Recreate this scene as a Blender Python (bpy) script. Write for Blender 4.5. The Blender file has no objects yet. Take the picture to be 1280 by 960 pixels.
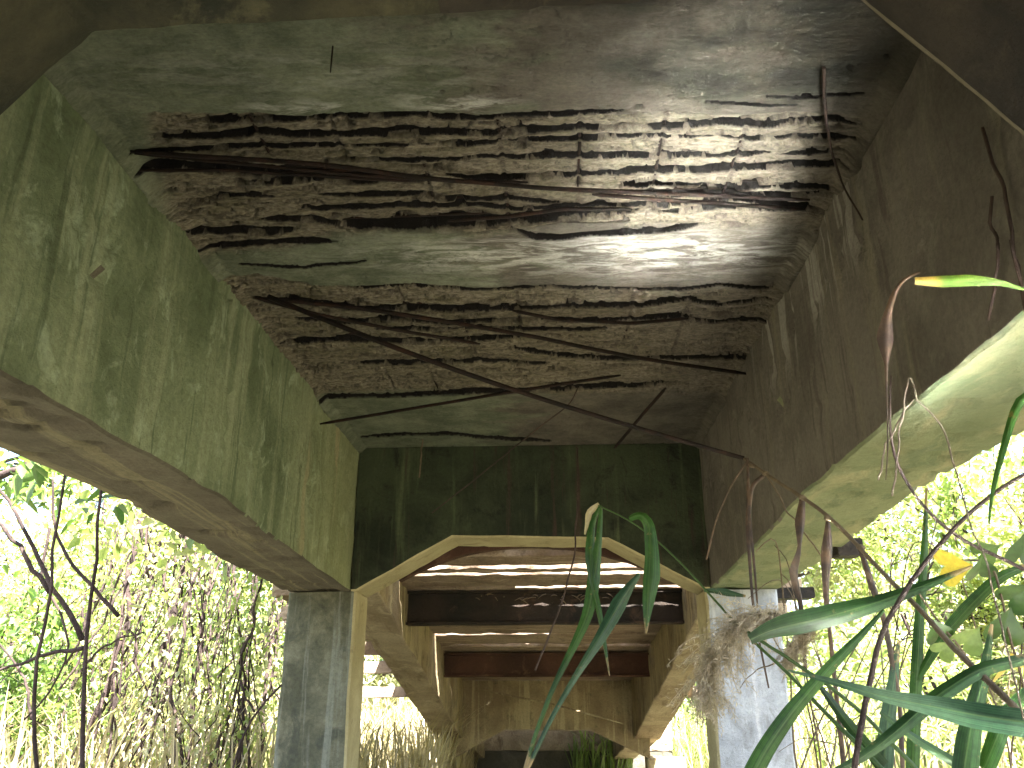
import bpy, math, random
import numpy as np
from mathutils import Vector
random.seed(7); rng = np.random.default_rng(7)
S = bpy.context.scene
COL = S.collection

# ---------------------------------------------------------------- camera, world, sun, exposure
FPX = 1050.0
PITCH = math.atan(390/FPX); YAW = math.atan(60/FPX*math.cos(PITCH))
CAMP = np.array([0.0, 0.0, 1.6])
cam = bpy.data.cameras.new('camera'); camo = bpy.data.objects.new('camera', cam); COL.objects.link(camo)
cam.sensor_width = 36; cam.lens = 36*FPX/1280; cam.clip_start = .05; cam.clip_end = 3000
camo.location = CAMP; camo.rotation_euler = (math.pi/2+PITCH, 0, YAW)
S.camera = camo
SUN_EL = math.radians(57); SUN_DIR = np.array([.40, -.917, 0.0])      # horizontal direction towards the sun
SUN_DIR = np.array([SUN_DIR[0]*math.cos(SUN_EL), SUN_DIR[1]*math.cos(SUN_EL), math.sin(SUN_EL)])
w = bpy.data.worlds.new('World'); S.world = w; w.use_nodes = True
nt = w.node_tree; bg = nt.nodes['Background']; sky = nt.nodes.new('ShaderNodeTexSky')
sky.sky_type = 'NISHITA'; sky.sun_disc = False; sky.sun_elevation = SUN_EL
sky.sun_rotation = math.atan2(SUN_DIR[0], SUN_DIR[1]); sky.dust_density = 2.5
nt.links.new(sky.outputs[0], bg.inputs[0]); bg.inputs[1].default_value = 0.075
sun = bpy.data.lights.new('sun', 'SUN'); sun.energy = 5.0; sun.angle = math.radians(.5); sun.color = (1, .95, .87)
suno = bpy.data.objects.new('sun', sun); COL.objects.link(suno)
suno.rotation_euler = Vector(-SUN_DIR).to_track_quat('-Z', 'Y').to_euler()
S.view_settings.view_transform = 'Standard'; S.view_settings.look = 'None'
S.view_settings.exposure = 4.0; S.view_settings.gamma = 1.0
S.cycles.use_denoising = True
S.cycles.max_bounces = 8; S.cycles.diffuse_bounces = 6; S.cycles.glossy_bounces = 3
S.cycles.transmission_bounces = 4; S.cycles.caustics_reflective = True; S.cycles.blur_glossy = 0.0
S.cycles.sample_clamp_indirect = 0.0

# ---------------------------------------------------------------- helpers
_F = np.array([-math.sin(YAW)*math.cos(PITCH), math.cos(YAW)*math.cos(PITCH), math.sin(PITCH)])
_R = np.array([math.cos(YAW), math.sin(YAW), 0]); _U = np.cross(_R, _F)
def ray(x, y): return _F + _R*(x-640)/FPX - _U*(y-480)/FPX
def at(x, y, ax, v):
    d = ray(x, y); return CAMP + d*(v-CAMP[ax])/d[ax]
def aty(x, y, Y): return at(x, y, 1, Y)
def atz(x, y, Z): return at(x, y, 2, Z)
def proj(P):
    d = P-CAMP; f = d@_F
    return 640+FPX*(d@_R)/f, 480-FPX*(d@_U)/f

def _h(ix, iy, iz, s):
    n = (ix.astype(np.int64)*374761393 + iy.astype(np.int64)*668265263 + iz.astype(np.int64)*2147483647 + s*1274126177) & 0xffffffff
    n = ((n ^ (n >> 13))*1274126177) & 0xffffffff
    n = ((n ^ (n >> 16))*2246822519) & 0xffffffff
    return ((n ^ (n >> 15)) & 0xffffff)/float(0xffffff)
def vn(x, y, z=None, s=0):
    x = np.asarray(x, float); y = np.asarray(y, float); z = np.zeros_like(x) if z is None else np.asarray(z, float)
    fx, fy, fz = np.floor(x), np.floor(y), np.floor(z); u, v, t = x-fx, y-fy, z-fz
    u, v, t = u*u*(3-2*u), v*v*(3-2*v), t*t*(3-2*t)
    r = 0
    for a in (0, 1):
        for b in (0, 1):
            for c in (0, 1):
                r = r + _h(fx+a, fy+b, fz+c, s)*(u if a else 1-u)*(v if b else 1-v)*(t if c else 1-t)
    return r*2-1
def fbm(x, y, z=None, s=0, o=4):
    r = 0; a = .5
    for i in range(o):
        r = r + a*vn(np.asarray(x)*2**i, np.asarray(y)*2**i, None if z is None else np.asarray(z)*2**i, s+i*17); a *= .5
    return r
def sst(a, b, x):
    t = np.clip((x-a)/(b-a), 0, 1); return t*t*(3-2*t)

def mesh_obj(name, V, Fc, mats, parent=None, smooth=False, midx=None, sharp=None):
    me = bpy.data.meshes.new(name)
    if isinstance(Fc, np.ndarray):
        n, k = Fc.shape
        me.vertices.add(len(V)); me.vertices.foreach_set('co', np.asarray(V, np.float32).ravel())
        me.loops.add(n*k); me.loops.foreach_set('vertex_index', Fc.astype(np.int32).ravel())
        me.polygons.add(n); me.polygons.foreach_set('loop_start', np.arange(0, n*k, k, dtype=np.int32))
        me.update(calc_edges=True)
    else:
        me.from_pydata([tuple(v) for v in V], [], Fc)
    for m in (mats if isinstance(mats, (list, tuple)) else [mats]): me.materials.append(m)
    if midx is not None: me.polygons.foreach_set('material_index', np.asarray(midx, np.int32))
    if smooth:
        me.polygons.foreach_set('use_smooth', np.ones(len(me.polygons), bool))
        if sharp: me.set_sharp_from_angle(angle=math.radians(sharp))
    me.validate(); me.update()
    o = bpy.data.objects.new(name, me); COL.objects.link(o)
    if parent is not None:
        o.parent = parent
        p = parent; off = Vector((0, 0, 0))
        while p is not None: off += p.location; p = p.parent
        me.transform(__import__('mathutils').Matrix.Translation(-off))
    return o
def tag(o, label=None, cat=None, group=None, kind=None):
    if label: o['label'] = label
    if cat: o['category'] = cat
    if group: o['group'] = group
    if kind: o['kind'] = kind
    return o
def thing(name, label, cat, loc, group=None):
    o = bpy.data.objects.new(name, None); COL.objects.link(o); o.location = loc
    o.empty_display_size = .1
    return tag(o, label, cat, group)

def rect_ring(a0, a1, b0, b1, step=.07, bev=.012, cnt=None):
    pts = []
    def seg(p, q):
        dx, dy = abs(q[0]-p[0]), abs(q[1]-p[1])
        n = max(1, int(math.hypot(dx, dy)/step)) if cnt is None else (1 if dx > 1e-6 and dy > 1e-6 and max(dx, dy) <= bev*1.01 else (cnt[0] if dx > dy else cnt[1]))
        for i in range(n): pts.append((p[0]+(q[0]-p[0])*i/n, p[1]+(q[1]-p[1])*i/n))
    c = [(a0+bev, b0), (a1-bev, b0), (a1, b0+bev), (a1, b1-bev), (a1-bev, b1), (a0+bev, b1), (a0, b1-bev), (a0, b0+bev)]
    for i in range(8): seg(c[i], c[(i+1) % 8])
    return pts
def loft(name, rings, mats, parent, amp=.006, sc=6.0, pick=None, seed=0, sharp=35, chip=0.0):
    R = np.array(rings, float); n, m = R.shape[:2]; V = R.reshape(-1, 3).copy()
    N = np.stack([fbm(V[:, 0]*sc, V[:, 1]*sc, V[:, 2]*sc, s=seed+k*31, o=4) for k in range(3)], 1)
    V += N*amp*2
    if chip:
        c = np.clip(fbm(V[:, 0]*9, V[:, 1]*9, V[:, 2]*9, s=seed+91)-.22, 0, 1)*chip*6
        ctr = R.mean(axis=1).repeat(m, 0); d = ctr-V; d /= np.linalg.norm(d, axis=1)[:, None]+1e-6
        V += d*c[:, None]
    F = []
    i = np.arange(n-1)[:, None]; j = np.arange(m)[None, :]; j2 = (j+1) % m
    F = np.stack([i*m+j, i*m+j2, (i+1)*m+j2, (i+1)*m+j], -1).reshape(-1, 4)
    faces = [tuple(f) for f in F] + [tuple(range(m-1, -1, -1)), tuple((n-1)*m+k for k in range(m))]
    o = mesh_obj(name, V, faces, mats, parent)
    me = o.data
    # make normals face outwards
    import bmesh
    bm = bmesh.new(); bm.from_mesh(me); bmesh.ops.recalc_face_normals(bm, faces=bm.faces); bm.to_mesh(me); bm.free()
    me.polygons.foreach_set('use_smooth', np.ones(len(me.polygons), bool)); me.set_sharp_from_angle(angle=math.radians(sharp))
    if pick:
        for p in me.polygons: p.material_index = pick(p.normal)
    return o
def tube_data(pts, rad, k=6, V=None, F=None):
    """appends a tube along pts to lists V, F"""
    V = [] if V is None else V; F = [] if F is None else F
    P = np.array(pts, float); n = len(P)
    r = np.broadcast_to(np.asarray(rad, float), (n,))
    T = np.gradient(P, axis=0); T /= np.linalg.norm(T, axis=1)[:, None]+1e-9
    up = np.array([0, 0, 1.0]) if abs(T[0][2]) < .9 else np.array([1.0, 0, 0])
    base = len(V)
    for i in range(n):
        a = np.cross(T[i], up); a /= np.linalg.norm(a)+1e-9; b = np.cross(T[i], a)
        up = -b if False else up
        for j in range(k):
            t = 2*math.pi*j/k; V.append(P[i]+r[i]*(a*math.cos(t)+b*math.sin(t)))
    for i in range(n-1):
        for j in range(k):
            F.append((base+i*k+j, base+i*k+(j+1) % k, base+(i+1)*k+(j+1) % k, base+(i+1)*k+j))
    F.append(tuple(base+j for j in range(k))[::-1]); F.append(tuple(base+(n-1)*k+j for j in range(k)))
    return V, F
def resample(pts, n):
    P = np.array(pts, float); d = np.r_[0, np.cumsum(np.linalg.norm(np.diff(P, axis=0), axis=1))]
    # Catmull-Rom style smoothing through the points
    t = np.linspace(0, d[-1], n); out = np.stack([np.interp(t, d, P[:, k]) for k in range(P.shape[1])], 1)
    for _ in range(max(1, n//10)):
        out[1:-1] = (out[:-2]+2*out[1:-1]+out[2:])/4
    return out
def wiggle(P, amp, sc, seed):
    P = P.copy(); s = np.arange(len(P))/max(1, len(P)-1)
    env = np.sin(np.pi*np.clip(s, 0, 1))**.5
    for k in range(3): P[:, k] += fbm(s*sc, s*0+seed, s=seed+k)*amp*env
    return P

# ---------------------------------------------------------------- materials
def newmat(name):
    m = bpy.data.materials.new(name); m.use_nodes = True; n = m.node_tree.nodes; l = m.node_tree.links
    return m, n, l, n['Principled BSDF']
class G:
    def __init__(s, n, l): s.n, s.l = n, l
    def pos(s, scale=(1, 1, 1), rot=(0, 0, 0)):
        g = s.n.new('ShaderNodeNewGeometry'); mp = s.n.new('ShaderNodeMapping'); mp.inputs['Scale'].default_value = scale
        mp.inputs['Rotation'].default_value = rot
        s.l.new(g.outputs['Position'], mp.inputs[0]); return mp.outputs[0]
    def noise(s, vec, scale, detail=6, rough=.6, dist=0):
        t = s.n.new('ShaderNodeTexNoise'); t.inputs['Scale'].default_value = scale; t.inputs['Detail'].default_value = detail
        t.inputs['Roughness'].default_value = rough; t.inputs['Distortion'].default_value = dist
        s.l.new(vec, t.inputs['Vector']); return t.outputs['Fac']
    def ramp(s, fac, a, b, c0=0, c1=1):
        r = s.n.new('ShaderNodeMapRange'); r.interpolation_type = 'SMOOTHSTEP'
        r.inputs[1].default_value = a; r.inputs[2].default_value = b; r.inputs[3].default_value = c0; r.inputs[4].default_value = c1
        s.l.new(fac, r.inputs[0]); return r.outputs[0]
    def mix(s, fac, a, b, mode='MIX'):
        m = s.n.new('ShaderNodeMix'); m.data_type = 'RGBA'; m.blend_type = mode
        if isinstance(fac, (int, float)): m.inputs[0].default_value = fac
        else: s.l.new(fac, m.inputs[0])
        for v, i in ((a, 6), (b, 7)):
            if isinstance(v, tuple): m.inputs[i].default_value = (*v, 1) if len(v) == 3 else v
            else: s.l.new(v, m.inputs[i])
        return m.outputs[2]
    def math(s, op, a, b):
        m = s.n.new('ShaderNodeMath'); m.operation = op
        for v, i in ((a, 0), (b, 1)):
            if isinstance(v, (int, float)): m.inputs[i].default_value = v
            else: s.l.new(v, m.inputs[i])
        return m.outputs[0]
    def attr(s, name):
        a = s.n.new('ShaderNodeAttribute'); a.attribute_name = name; return a.outputs['Fac']
    def bump(s, h, strength, dist, prev=None):
        b = s.n.new('ShaderNodeBump'); b.inputs['Strength'].default_value = strength; b.inputs['Distance'].default_value = dist
        s.l.new(h, b.inputs['Height'])
        if prev is not None: s.l.new(prev, b.inputs['Normal'])
        return b.outputs[0]
    def xyz(s):
        g = s.n.new('ShaderNodeNewGeometry'); x = s.n.new('ShaderNodeSeparateXYZ'); s.l.new(g.outputs['Position'], x.inputs[0]); return x.outputs

def concrete(name, c1, c2, blotch=None, streak=None, streak2=None, dirn=(7, 7, .45), thr=(.5, .62), speck=.35, bscale=1.6, rough=.85, bump=1.0, extra=None):
    m, n, l, b = newmat(name); g = G(n, l)
    p = g.pos()
    col = g.mix(g.ramp(g.noise(p, bscale, 7, .62, .4), .36, .66), c1, c2)
    if blotch: col = g.mix(g.math('MULTIPLY', g.ramp(g.noise(g.pos((1, 1, .8)), 4.5, 9, .7, .6), .53, .66), .75), col, blotch)
    if streak:
        col = g.mix(g.math('MULTIPLY', g.ramp(g.noise(g.pos(dirn), 1.0, 5, .65, .25), *thr), .85), col, streak)
    if streak2:
        v = tuple(d*1.9 for d in dirn)
        col = g.mix(g.math('MULTIPLY', g.ramp(g.noise(g.pos(v), 1.0, 4, .6, .1), .56, .68), .7), col, streak2)
    if extra: col = extra(g, col)
    f = g.noise(p, 38, 8, .75); sp = g.noise(p, 150, 3, .6)
    col = g.mix(speck, col, g.mix(g.ramp(f, .3, .7), (.35, .35, .35), (1.25, 1.25, 1.2)), 'MULTIPLY')
    col = g.mix(g.math('MULTIPLY', g.ramp(sp, .66, .72), .6), col, (.03, .028, .022))
    l.new(col, b.inputs['Base Color']); b.inputs['Roughness'].default_value = rough; b.inputs['Specular IOR Level'].default_value = .25
    nb = g.bump(g.noise(p, 9, 10, .72), .9*bump, .035); nb = g.bump(f, .8*bump, .010, nb)
    l.new(nb, b.inputs['Normal'])
    return m

M = {}
M['girder_left'] = concrete('mossy_concrete', (.105, .135, .075), (.20, .24, .145), (.33, .40, .28), (.29, .325, .21), (.07, .095, .052), thr=(.44, .76),
    extra=lambda g, c: g.mix(g.math('MULTIPLY', g.ramp(g.noise(g.pos((5, 5, .35)), 1.1, 4, .6), .60, .66), g.ramp(g.xyz()[1], 4.6, 6.6)), g.mix(g.math('MULTIPLY', g.ramp(g.xyz()[1], 4.8, 7.2), .6), c, (.30, .31, .16)), (.34, .30, .18)))
M['under_left'] = concrete('brown_underside', (.082, .072, .055), (.125, .113, .085), None, (.20, .18, .115), None, dirn=(7, .22, 3), thr=(.52, .64))
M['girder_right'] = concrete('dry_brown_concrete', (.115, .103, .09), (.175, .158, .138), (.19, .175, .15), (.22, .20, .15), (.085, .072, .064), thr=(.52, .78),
    extra=lambda g, c: g.mix(g.math('MULTIPLY', g.math('MULTIPLY', g.ramp(g.noise(g.pos((9, 9, .5)), 1.0, 4, .6), .52, .58), g.ramp(g.xyz()[2], 3.1, 3.5)), g.math('MULTIPLY', g.ramp(g.xyz()[1], 2.9, 3.3), g.ramp(g.xyz()[1], 5.2, 4.6))), c, (.30, .29, .265)))  # pale streaks painted where the slab's light patch would run onto the girder
M['under_right'] = concrete('pale_green_underside', (.125, .155, .085), (.18, .205, .12), (.22, .23, .14), (.25, .25, .15), (.10, .13, .075), dirn=(5, 1.6, 4), thr=(.5, .66), speck=.15)
M['outer'] = concrete('outer_concrete', (.2, .2, .16), (.3, .29, .23), streak=(.12, .12, .1))
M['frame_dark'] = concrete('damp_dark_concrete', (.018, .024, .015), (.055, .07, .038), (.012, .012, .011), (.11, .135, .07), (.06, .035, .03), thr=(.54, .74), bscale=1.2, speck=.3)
M['frame_soffit'] = concrete('tan_edge_concrete', (.34, .30, .17), (.46, .41, .25), (.24, .2, .11), None, None, speck=.2)  # tan tone paints the ground bounce on soffit and reveals
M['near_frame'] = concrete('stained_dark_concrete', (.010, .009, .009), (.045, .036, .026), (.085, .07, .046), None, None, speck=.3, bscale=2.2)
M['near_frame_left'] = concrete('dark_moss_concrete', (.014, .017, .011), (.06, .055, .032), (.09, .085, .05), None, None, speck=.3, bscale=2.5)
M['edge'] = concrete('worn_edge_concrete', (.14, .12, .085), (.22, .19, .13), (.17, .14, .09), speck=.3)  # paler tone for the right-hand bevel of the near beam
M['col_left'] = concrete('lichen_concrete', (.065, .068, .045), (.15, .15, .105), (.045, .05, .038), (.17, .18, .15), None, speck=.4, bscale=3)
M['col_right'] = concrete('limewashed_concrete', (.24, .265, .30), (.34, .37, .41), (.18, .19, .20), (.42, .44, .48), None, speck=.2, bscale=3.5)  # pale bluish tone stands in for sunlight on the right column
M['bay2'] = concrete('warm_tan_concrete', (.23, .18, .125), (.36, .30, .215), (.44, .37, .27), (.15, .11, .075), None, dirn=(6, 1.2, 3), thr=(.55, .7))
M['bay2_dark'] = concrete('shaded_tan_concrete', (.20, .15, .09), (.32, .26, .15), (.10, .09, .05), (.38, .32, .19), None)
M['plank'] = concrete('board_marked_concrete', (.22, .16, .115), (.33, .26, .20), (.12, .09, .065), (.42, .34, .27), None, dirn=(1.5, 22, 8), thr=(.5, .65))
M['steel_black'] = concrete('blackened_steel', (.014, .013, .011), (.035, .024, .018), (.09, .055, .04), None, None, rough=.7, speck=.2)
M['steel_rust'] = concrete('rusted_steel', (.045, .022, .015), (.085, .04, .026), (.13, .075, .05), None, None, rough=.75, speck=.3)
M['rust'] = concrete('rusty_bar', (.008, .005, .004), (.022, .011, .008), (.045, .018, .011), None, None, rough=.8, speck=.3, bscale=9)
M['third_bay'] = concrete('third_bay_concrete', (.07, .065, .05), (.13, .12, .09), None, None)

def soffit_mat():
    m, n, l, b = newmat('spalled_slab_soffit'); g = G(n, l); p = g.pos(); x = g.xyz()
    ny = g.noise(g.pos((1.4, 3.5, 1)), 1.6, 8, .66, .5)
    left = g.math('ADD', g.ramp(x[0], -1.4, .7, 1, 0), g.math('MULTIPLY', g.math('SUBTRACT', ny, .5), 1.4))
    green = g.mix(g.ramp(g.noise(p, 3.5, 8, .7), .35, .68), (.12, .14, .095), (.25, .275, .20))
    brown = g.mix(g.ramp(g.noise(p, 3.0, 8, .7), .35, .68), (.10, .09, .075), (.20, .18, .15))
    smooth = g.mix(g.ramp(left, .3, .7), brown, green)
    ripple_light = g.mix(g.ramp(g.noise(g.pos((2.5, 10, 1), (0, 0, .15)), 1.6, 7, .68, .8), .42, .62), smooth, (.64, .64, .60))  # pale colour imitating weak light ripples on the slab
    smooth = g.mix(g.attr('lime'), smooth, ripple_light)
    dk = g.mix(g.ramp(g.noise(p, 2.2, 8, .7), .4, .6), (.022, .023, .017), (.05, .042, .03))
    smooth = g.mix(g.attr('soot'), smooth, dk)  # darkened colour that holds down reflected light
    agg = g.noise(g.pos((1, 2.2, 1)), 26, 8, .72, .3)
    sp = g.mix(g.ramp(agg, .38, .62), (.12, .103, .08), (.285, .255, .20))
    sp = g.mix(g.math('MULTIPLY', g.ramp(g.noise(p, 5, 6, .7), .5, .68), .6), sp, (.15, .14, .085))
    sp = g.mix(g.math('MULTIPLY', g.ramp(x[0], -.2, .9), .35), sp, (.20, .175, .16))
    sp = g.mix(.55, sp, g.mix(g.attr('plate'), (.7, .68, .62), (1.3, 1.3, 1.25)), 'MULTIPLY')
    col = g.mix(g.attr('spall'), smooth, sp)
    rc = g.mix(g.ramp(g.noise(p, 12, 6, .7), .35, .75), (.004, .0028, .0025), (.022, .010, .007))  # rust, taken near black so it also paints the shade inside cracks
    col = g.mix(g.attr('rustiness'), col, rc)
    col = g.mix(g.ramp(g.attr('deep'), .04, .3), col, (.006, .004, .0035))  # black painted into the grooves as their shade
    f = g.noise(g.pos((1, 1.8, 1)), 45, 8, .75)
    col = g.mix(.4, col, g.mix(g.ramp(f, .3, .7), (.35, .33, .3), (1.3, 1.28, 1.22)), 'MULTIPLY')
    l.new(col, b.inputs['Base Color']); b.inputs['Roughness'].default_value = .85; b.inputs['Specular IOR Level'].default_value = .3
    nb = g.bump(g.noise(g.pos((1, 2.4, 1)), 10, 10, .74, .5), 1.0, .04); nb = g.bump(f, .9, .010, nb); l.new(nb, b.inputs['Normal'])
    return m
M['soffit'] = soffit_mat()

def leafmat(name, c1, c2, trans=.45, sc=2.5, rough=.45, tip=None, veins=False):
    m, n, l, b = newmat(name); g = G(n, l)
    col = g.mix(g.ramp(g.noise(g.pos(), sc, 5, .6), .35, .65), c1, c2)
    col = g.mix(.35, col, g.mix(g.ramp(g.noise(g.pos(), 60, 3, .6), .3, .7), (.55, .55, .5), (1.3, 1.3, 1.2)), 'MULTIPLY')
    if veins:
        cx = n.new('ShaderNodeCombineXYZ'); l.new(g.attr('across'), cx.inputs[0]); l.new(g.attr('along'), cx.inputs[1])
        mp = n.new('ShaderNodeMapping'); mp.inputs['Scale'].default_value = (9, 1.5, 1); l.new(cx.outputs[0], mp.inputs[0])
        v = g.noise(mp.outputs[0], 1.0, 3, .6); col = g.mix(.8, col, g.mix(g.ramp(v, .35, .65), (.45, .5, .45), (1.5, 1.45, 1.3)), 'MULTIPLY')
        ab = n.new('ShaderNodeMath'); ab.operation = 'ABSOLUTE'; l.new(g.attr('across'), ab.inputs[0])
        col = g.mix(g.math('MULTIPLY', g.ramp(ab.outputs[0], .10, .02), .5), col, (.09, .14, .05))
        col = g.mix(g.math('MULTIPLY', g.ramp(g.noise(g.pos(), 22, 6, .7), .62, .70), .8), col, (.16, .11, .05))
        col = g.mix(g.ramp(g.math('ADD', g.attr('frac'), g.math('MULTIPLY', g.math('SUBTRACT', g.noise(g.pos(), 30, 4, .6), .5), .35)), .90, .98), col, (.22, .16, .08))
        l.new(g.bump(v, .5, .002), b.inputs['Normal'])
        b.inputs['Specular IOR Level'].default_value = .3
    if tip: col = g.mix(g.attr('tip'), col, tip)
    l.new(col, b.inputs['Base Color']); b.inputs['Roughness'].default_value = rough
    t = n.new('ShaderNodeBsdfTranslucent'); l.new(g.mix(.5, col, (1.1, 1.25, .35), 'MULTIPLY'), t.inputs[0])
    # translucent colour a little yellower than the reflected one
    mx = n.new('ShaderNodeMixShader'); mx.inputs[0].default_value = trans
    l.new(b.outputs[0], mx.inputs[1]); l.new(t.outputs[0], mx.inputs[2]); l.new(mx.outputs[0], n['Material Output'].inputs[0])
    return m
M['leaf_yellowgreen'] = leafmat('sunny_yellow_green_leaf', (.17, .24, .06), (.42, .43, .20), .5, 1.6)
M['leaf_mid'] = leafmat('mid_green_leaf', (.06, .12, .03), (.22, .29, .09), .5, 1.2)
M['leaf_pale'] = leafmat('pale_leaf', (.26, .28, .15), (.44, .42, .28), .45, 1.6)
M['leaf_straw'] = leafmat('straw_leaf', (.24, .20, .12), (.42, .36, .25), .4, 2)
M['leaf_brown'] = leafmat('dead_brown_leaf', (.025, .015, .011), (.09, .055, .035), .15, 14, .7)
M['reed_green'] = leafmat('reed_green', (.012, .042, .010), (.032, .085, .018), .3, 6, .42, None, True)
M['reed_blue'] = leafmat('bluish_reed_green', (.018, .048, .028), (.045, .085, .055), .2, 6, .42, None, True)
M['reed_dark'] = leafmat('dark_reed_green', (.007, .024, .008), (.018, .05, .014), .25, 6, .42, None, True)
M['reed_tip'] = leafmat('green_blade_with_yellow_tip', (.06, .12, .015), (.10, .16, .03), .35, 3, tip=(.30, .21, .05), veins=True)
M['leaf_yellow'] = leafmat('yellow_leaf', (.50, .38, .05), (.58, .42, .08), .4, 4)
M['heart'] = leafmat('heart_leaf_green', (.02, .06, .01), (.055, .11, .02), .25, 6)
M['palm'] = leafmat('palm_leaf', (.18, .26, .07), (.42, .44, .22), .5, 1.2)
M['bark'] = concrete('bark', (.055, .042, .034), (.11, .085, .068), (.04, .03, .025), rough=.9, bscale=6)
M['bark_purple'] = concrete('dark_vine_stem', (.028, .019, .018), (.07, .048, .044), None, rough=.9, bscale=6)
M['stem_dry'] = concrete('dry_stem', (.12, .09, .06), (.20, .155, .10), None, rough=.7, bscale=8)
M['stem_dark'] = concrete('dark_stem', (.035, .022, .018), (.07, .045, .035), None, rough=.7, bscale=8)
M['plume'] = leafmat('fluffy_plume', (.30, .25, .20), (.46, .40, .34), .35, 14, .9)
M['twig'] = concrete('twig', (.10, .08, .06), (.16, .13, .1), None, rough=.8, bscale=8)

def groundmat():
    m, n, l, b = newmat('earth'); g = G(n, l); p = g.pos()
    col = g.mix(g.ramp(g.noise(p, .7, 8, .65), .4, .62), (.12, .095, .06), (.07, .085, .035))
    col = g.mix(g.ramp(g.noise(p, 9, 8, .7), .45, .62), col, (.17, .14, .09))
    l.new(col, b.inputs['Base Color']); b.inputs['Roughness'].default_value = .95
    l.new(g.bump(g.noise(p, 12, 8, .7), .8, .05), b.inputs['Normal']); return m
M['earth'] = groundmat()
def watermat():
    m, n, l, b = newmat('still_water'); g = G(n, l)
    b.inputs['Base Color'].default_value = (.75, .8, .8, 1); b.inputs['Metallic'].default_value = .75; b.inputs['Roughness'].default_value = .17; b.inputs['IOR'].default_value = 2.0  # mostly metallic, far more mirror-like than water, to brighten the slab patch
    h = g.noise(g.pos((1, 2.2, 1), (0, 0, .4)), 3.2, 3, .5, .6)
    l.new(g.bump(h, 1.0, .0045), b.inputs['Normal']); return m
M['water'] = watermat()

# ---------------------------------------------------------------- ground, water
def build_ground():
    xs = np.concatenate([-np.geomspace(600, 12, 18), np.linspace(-11, 11, 60), np.geomspace(12, 600, 18)])
    ys = np.concatenate([-np.geomspace(300, 8, 10), np.linspace(-7, 30, 90), np.geomspace(31, 900, 20)])
    X, Y = np.meshgrid(xs, ys, indexing='ij')
    bank = sst(3.5, 9, np.abs(X+.25))
    Z = fbm(X*.35, Y*.35, s=3)*.5*bank + fbm(X*2, Y*2, s=4)*.06*sst(1.5, 4, np.abs(X+.25)) - sst(8, 22, Y)*0.0
    Z -= .002
    n, k = X.shape; i = np.arange(n-1)[:, None]; j = np.arange(k-1)[None, :]
    F = np.stack([i*k+j, (i+1)*k+j, (i+1)*k+j+1, i*k+j+1], -1).reshape(-1, 4)
    o = mesh_obj('ground', np.stack([X, Y, Z], -1).reshape(-1, 3), F, M['earth'], smooth=True); tag(o, kind='structure')
    # unseen mirror-like pool right of the bridge, placed to throw sunlight onto the slab
    pts = []
    for a in np.linspace(0, 2*math.pi, 60, endpoint=False):
        r = 1+.12*math.sin(3*a+1)+.10*math.sin(7*a)
        pts.append((1.56+.36*r*math.cos(a), 0.99+.86*r*math.sin(a), .06))
    V = [(1.56, 0.99, .06)]+pts; F = [(0, i+1, (i+1) % 60+1) for i in range(60)]
    o = mesh_obj('water', V, F, M['water']); tag(o, kind='structure')
build_ground()

# ---------------------------------------------------------------- the bridge
XL, XR, ZS = -1.75, 1.26, 3.68
Y0, T = .83, .5
Y1 = 7.16
bridge = thing('concrete_bridge', 'old concrete bridge seen from below, with spalled slab, mossy girders and portal frames', 'bridge', (-.25, 4, 0))

def gz(y): return np.interp(y, [-5, 2.1, 4.3, 5.6, 7.0, 7.7], [2.56, 2.56, 2.57, 2.49, 2.435, 2.43])
def girder(name, x0, x1, mats, pick, seed):
    ys = np.concatenate([np.arange(-5, 1, .25), np.arange(1, Y1+T, .035)])
    rings = [[(a, y, b) for a, b in rect_ring(x0, x1, float(gz(y)), 3.9, .06, cnt=(9, 22))] for y in ys]
    return loft(name, rings, mats, bridge, .009, 3.5, pick, seed, chip=.022)
# material slots: 0 inner face, 1 underside, 2 outer
girder('girder', -2.30, XL, [M['girder_left'], M['under_left'], M['outer']], lambda n: 1 if n.z < -.6 else (0 if n.x > .3 or abs(n.y) > .5 else 2), 5)['label'] = 'green mossy girder on the left'
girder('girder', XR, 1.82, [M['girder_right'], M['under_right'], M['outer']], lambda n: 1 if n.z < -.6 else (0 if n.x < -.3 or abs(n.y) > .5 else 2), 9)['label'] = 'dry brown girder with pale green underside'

def frame(yf, zoff, xo, mats_beam, m_colL, m_colR, cols=True, corner=(-.9, 2.88, .43, 2.85), top=None, seed=0, gbot=2.43):
    top = (ZS+.01 if top is None else top)
    cx0, cz0, cx1, cz1 = corner
    lx, rx = XL+.005+xo, XR-.005+xo
    def zb(x):
        return float(np.interp(x, [-1.70+xo, cx0+xo, cx1+xo, 1.21+xo], [gbot+zoff, cz0+zoff, cz1+zoff, gbot+zoff]))
    xs = np.unique(np.concatenate([np.arange(lx, rx, .045), [lx, rx, cx0+xo, cx1+xo, -1.70+xo, 1.21+xo]]))
    rings = [[(x, yf+a, b) for a, b in rect_ring(0, T, zb(x), top, .06, .014, cnt=(9, 20))] for x in xs]
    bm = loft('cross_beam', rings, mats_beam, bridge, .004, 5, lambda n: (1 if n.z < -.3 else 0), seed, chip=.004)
    if cols:
        for (a, b, m, s) in ((-2.28+xo, -1.70+xo, m_colL, 3), (1.21+xo, 1.80+xo, m_colR, 4)):
            zt = gbot+zoff-.006
            rings = [[(p, yf+q, z) for p, q in rect_ring(a, b, .01, T-.01, .06, .018)] for z in np.arange(-.3, zt+.001, (zt+.3)/60)]
            # slot 1 = reveal facing the opening
            sgn = 1 if a < 0 else -1
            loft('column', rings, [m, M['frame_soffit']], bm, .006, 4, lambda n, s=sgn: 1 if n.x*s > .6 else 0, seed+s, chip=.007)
    return bm
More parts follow.
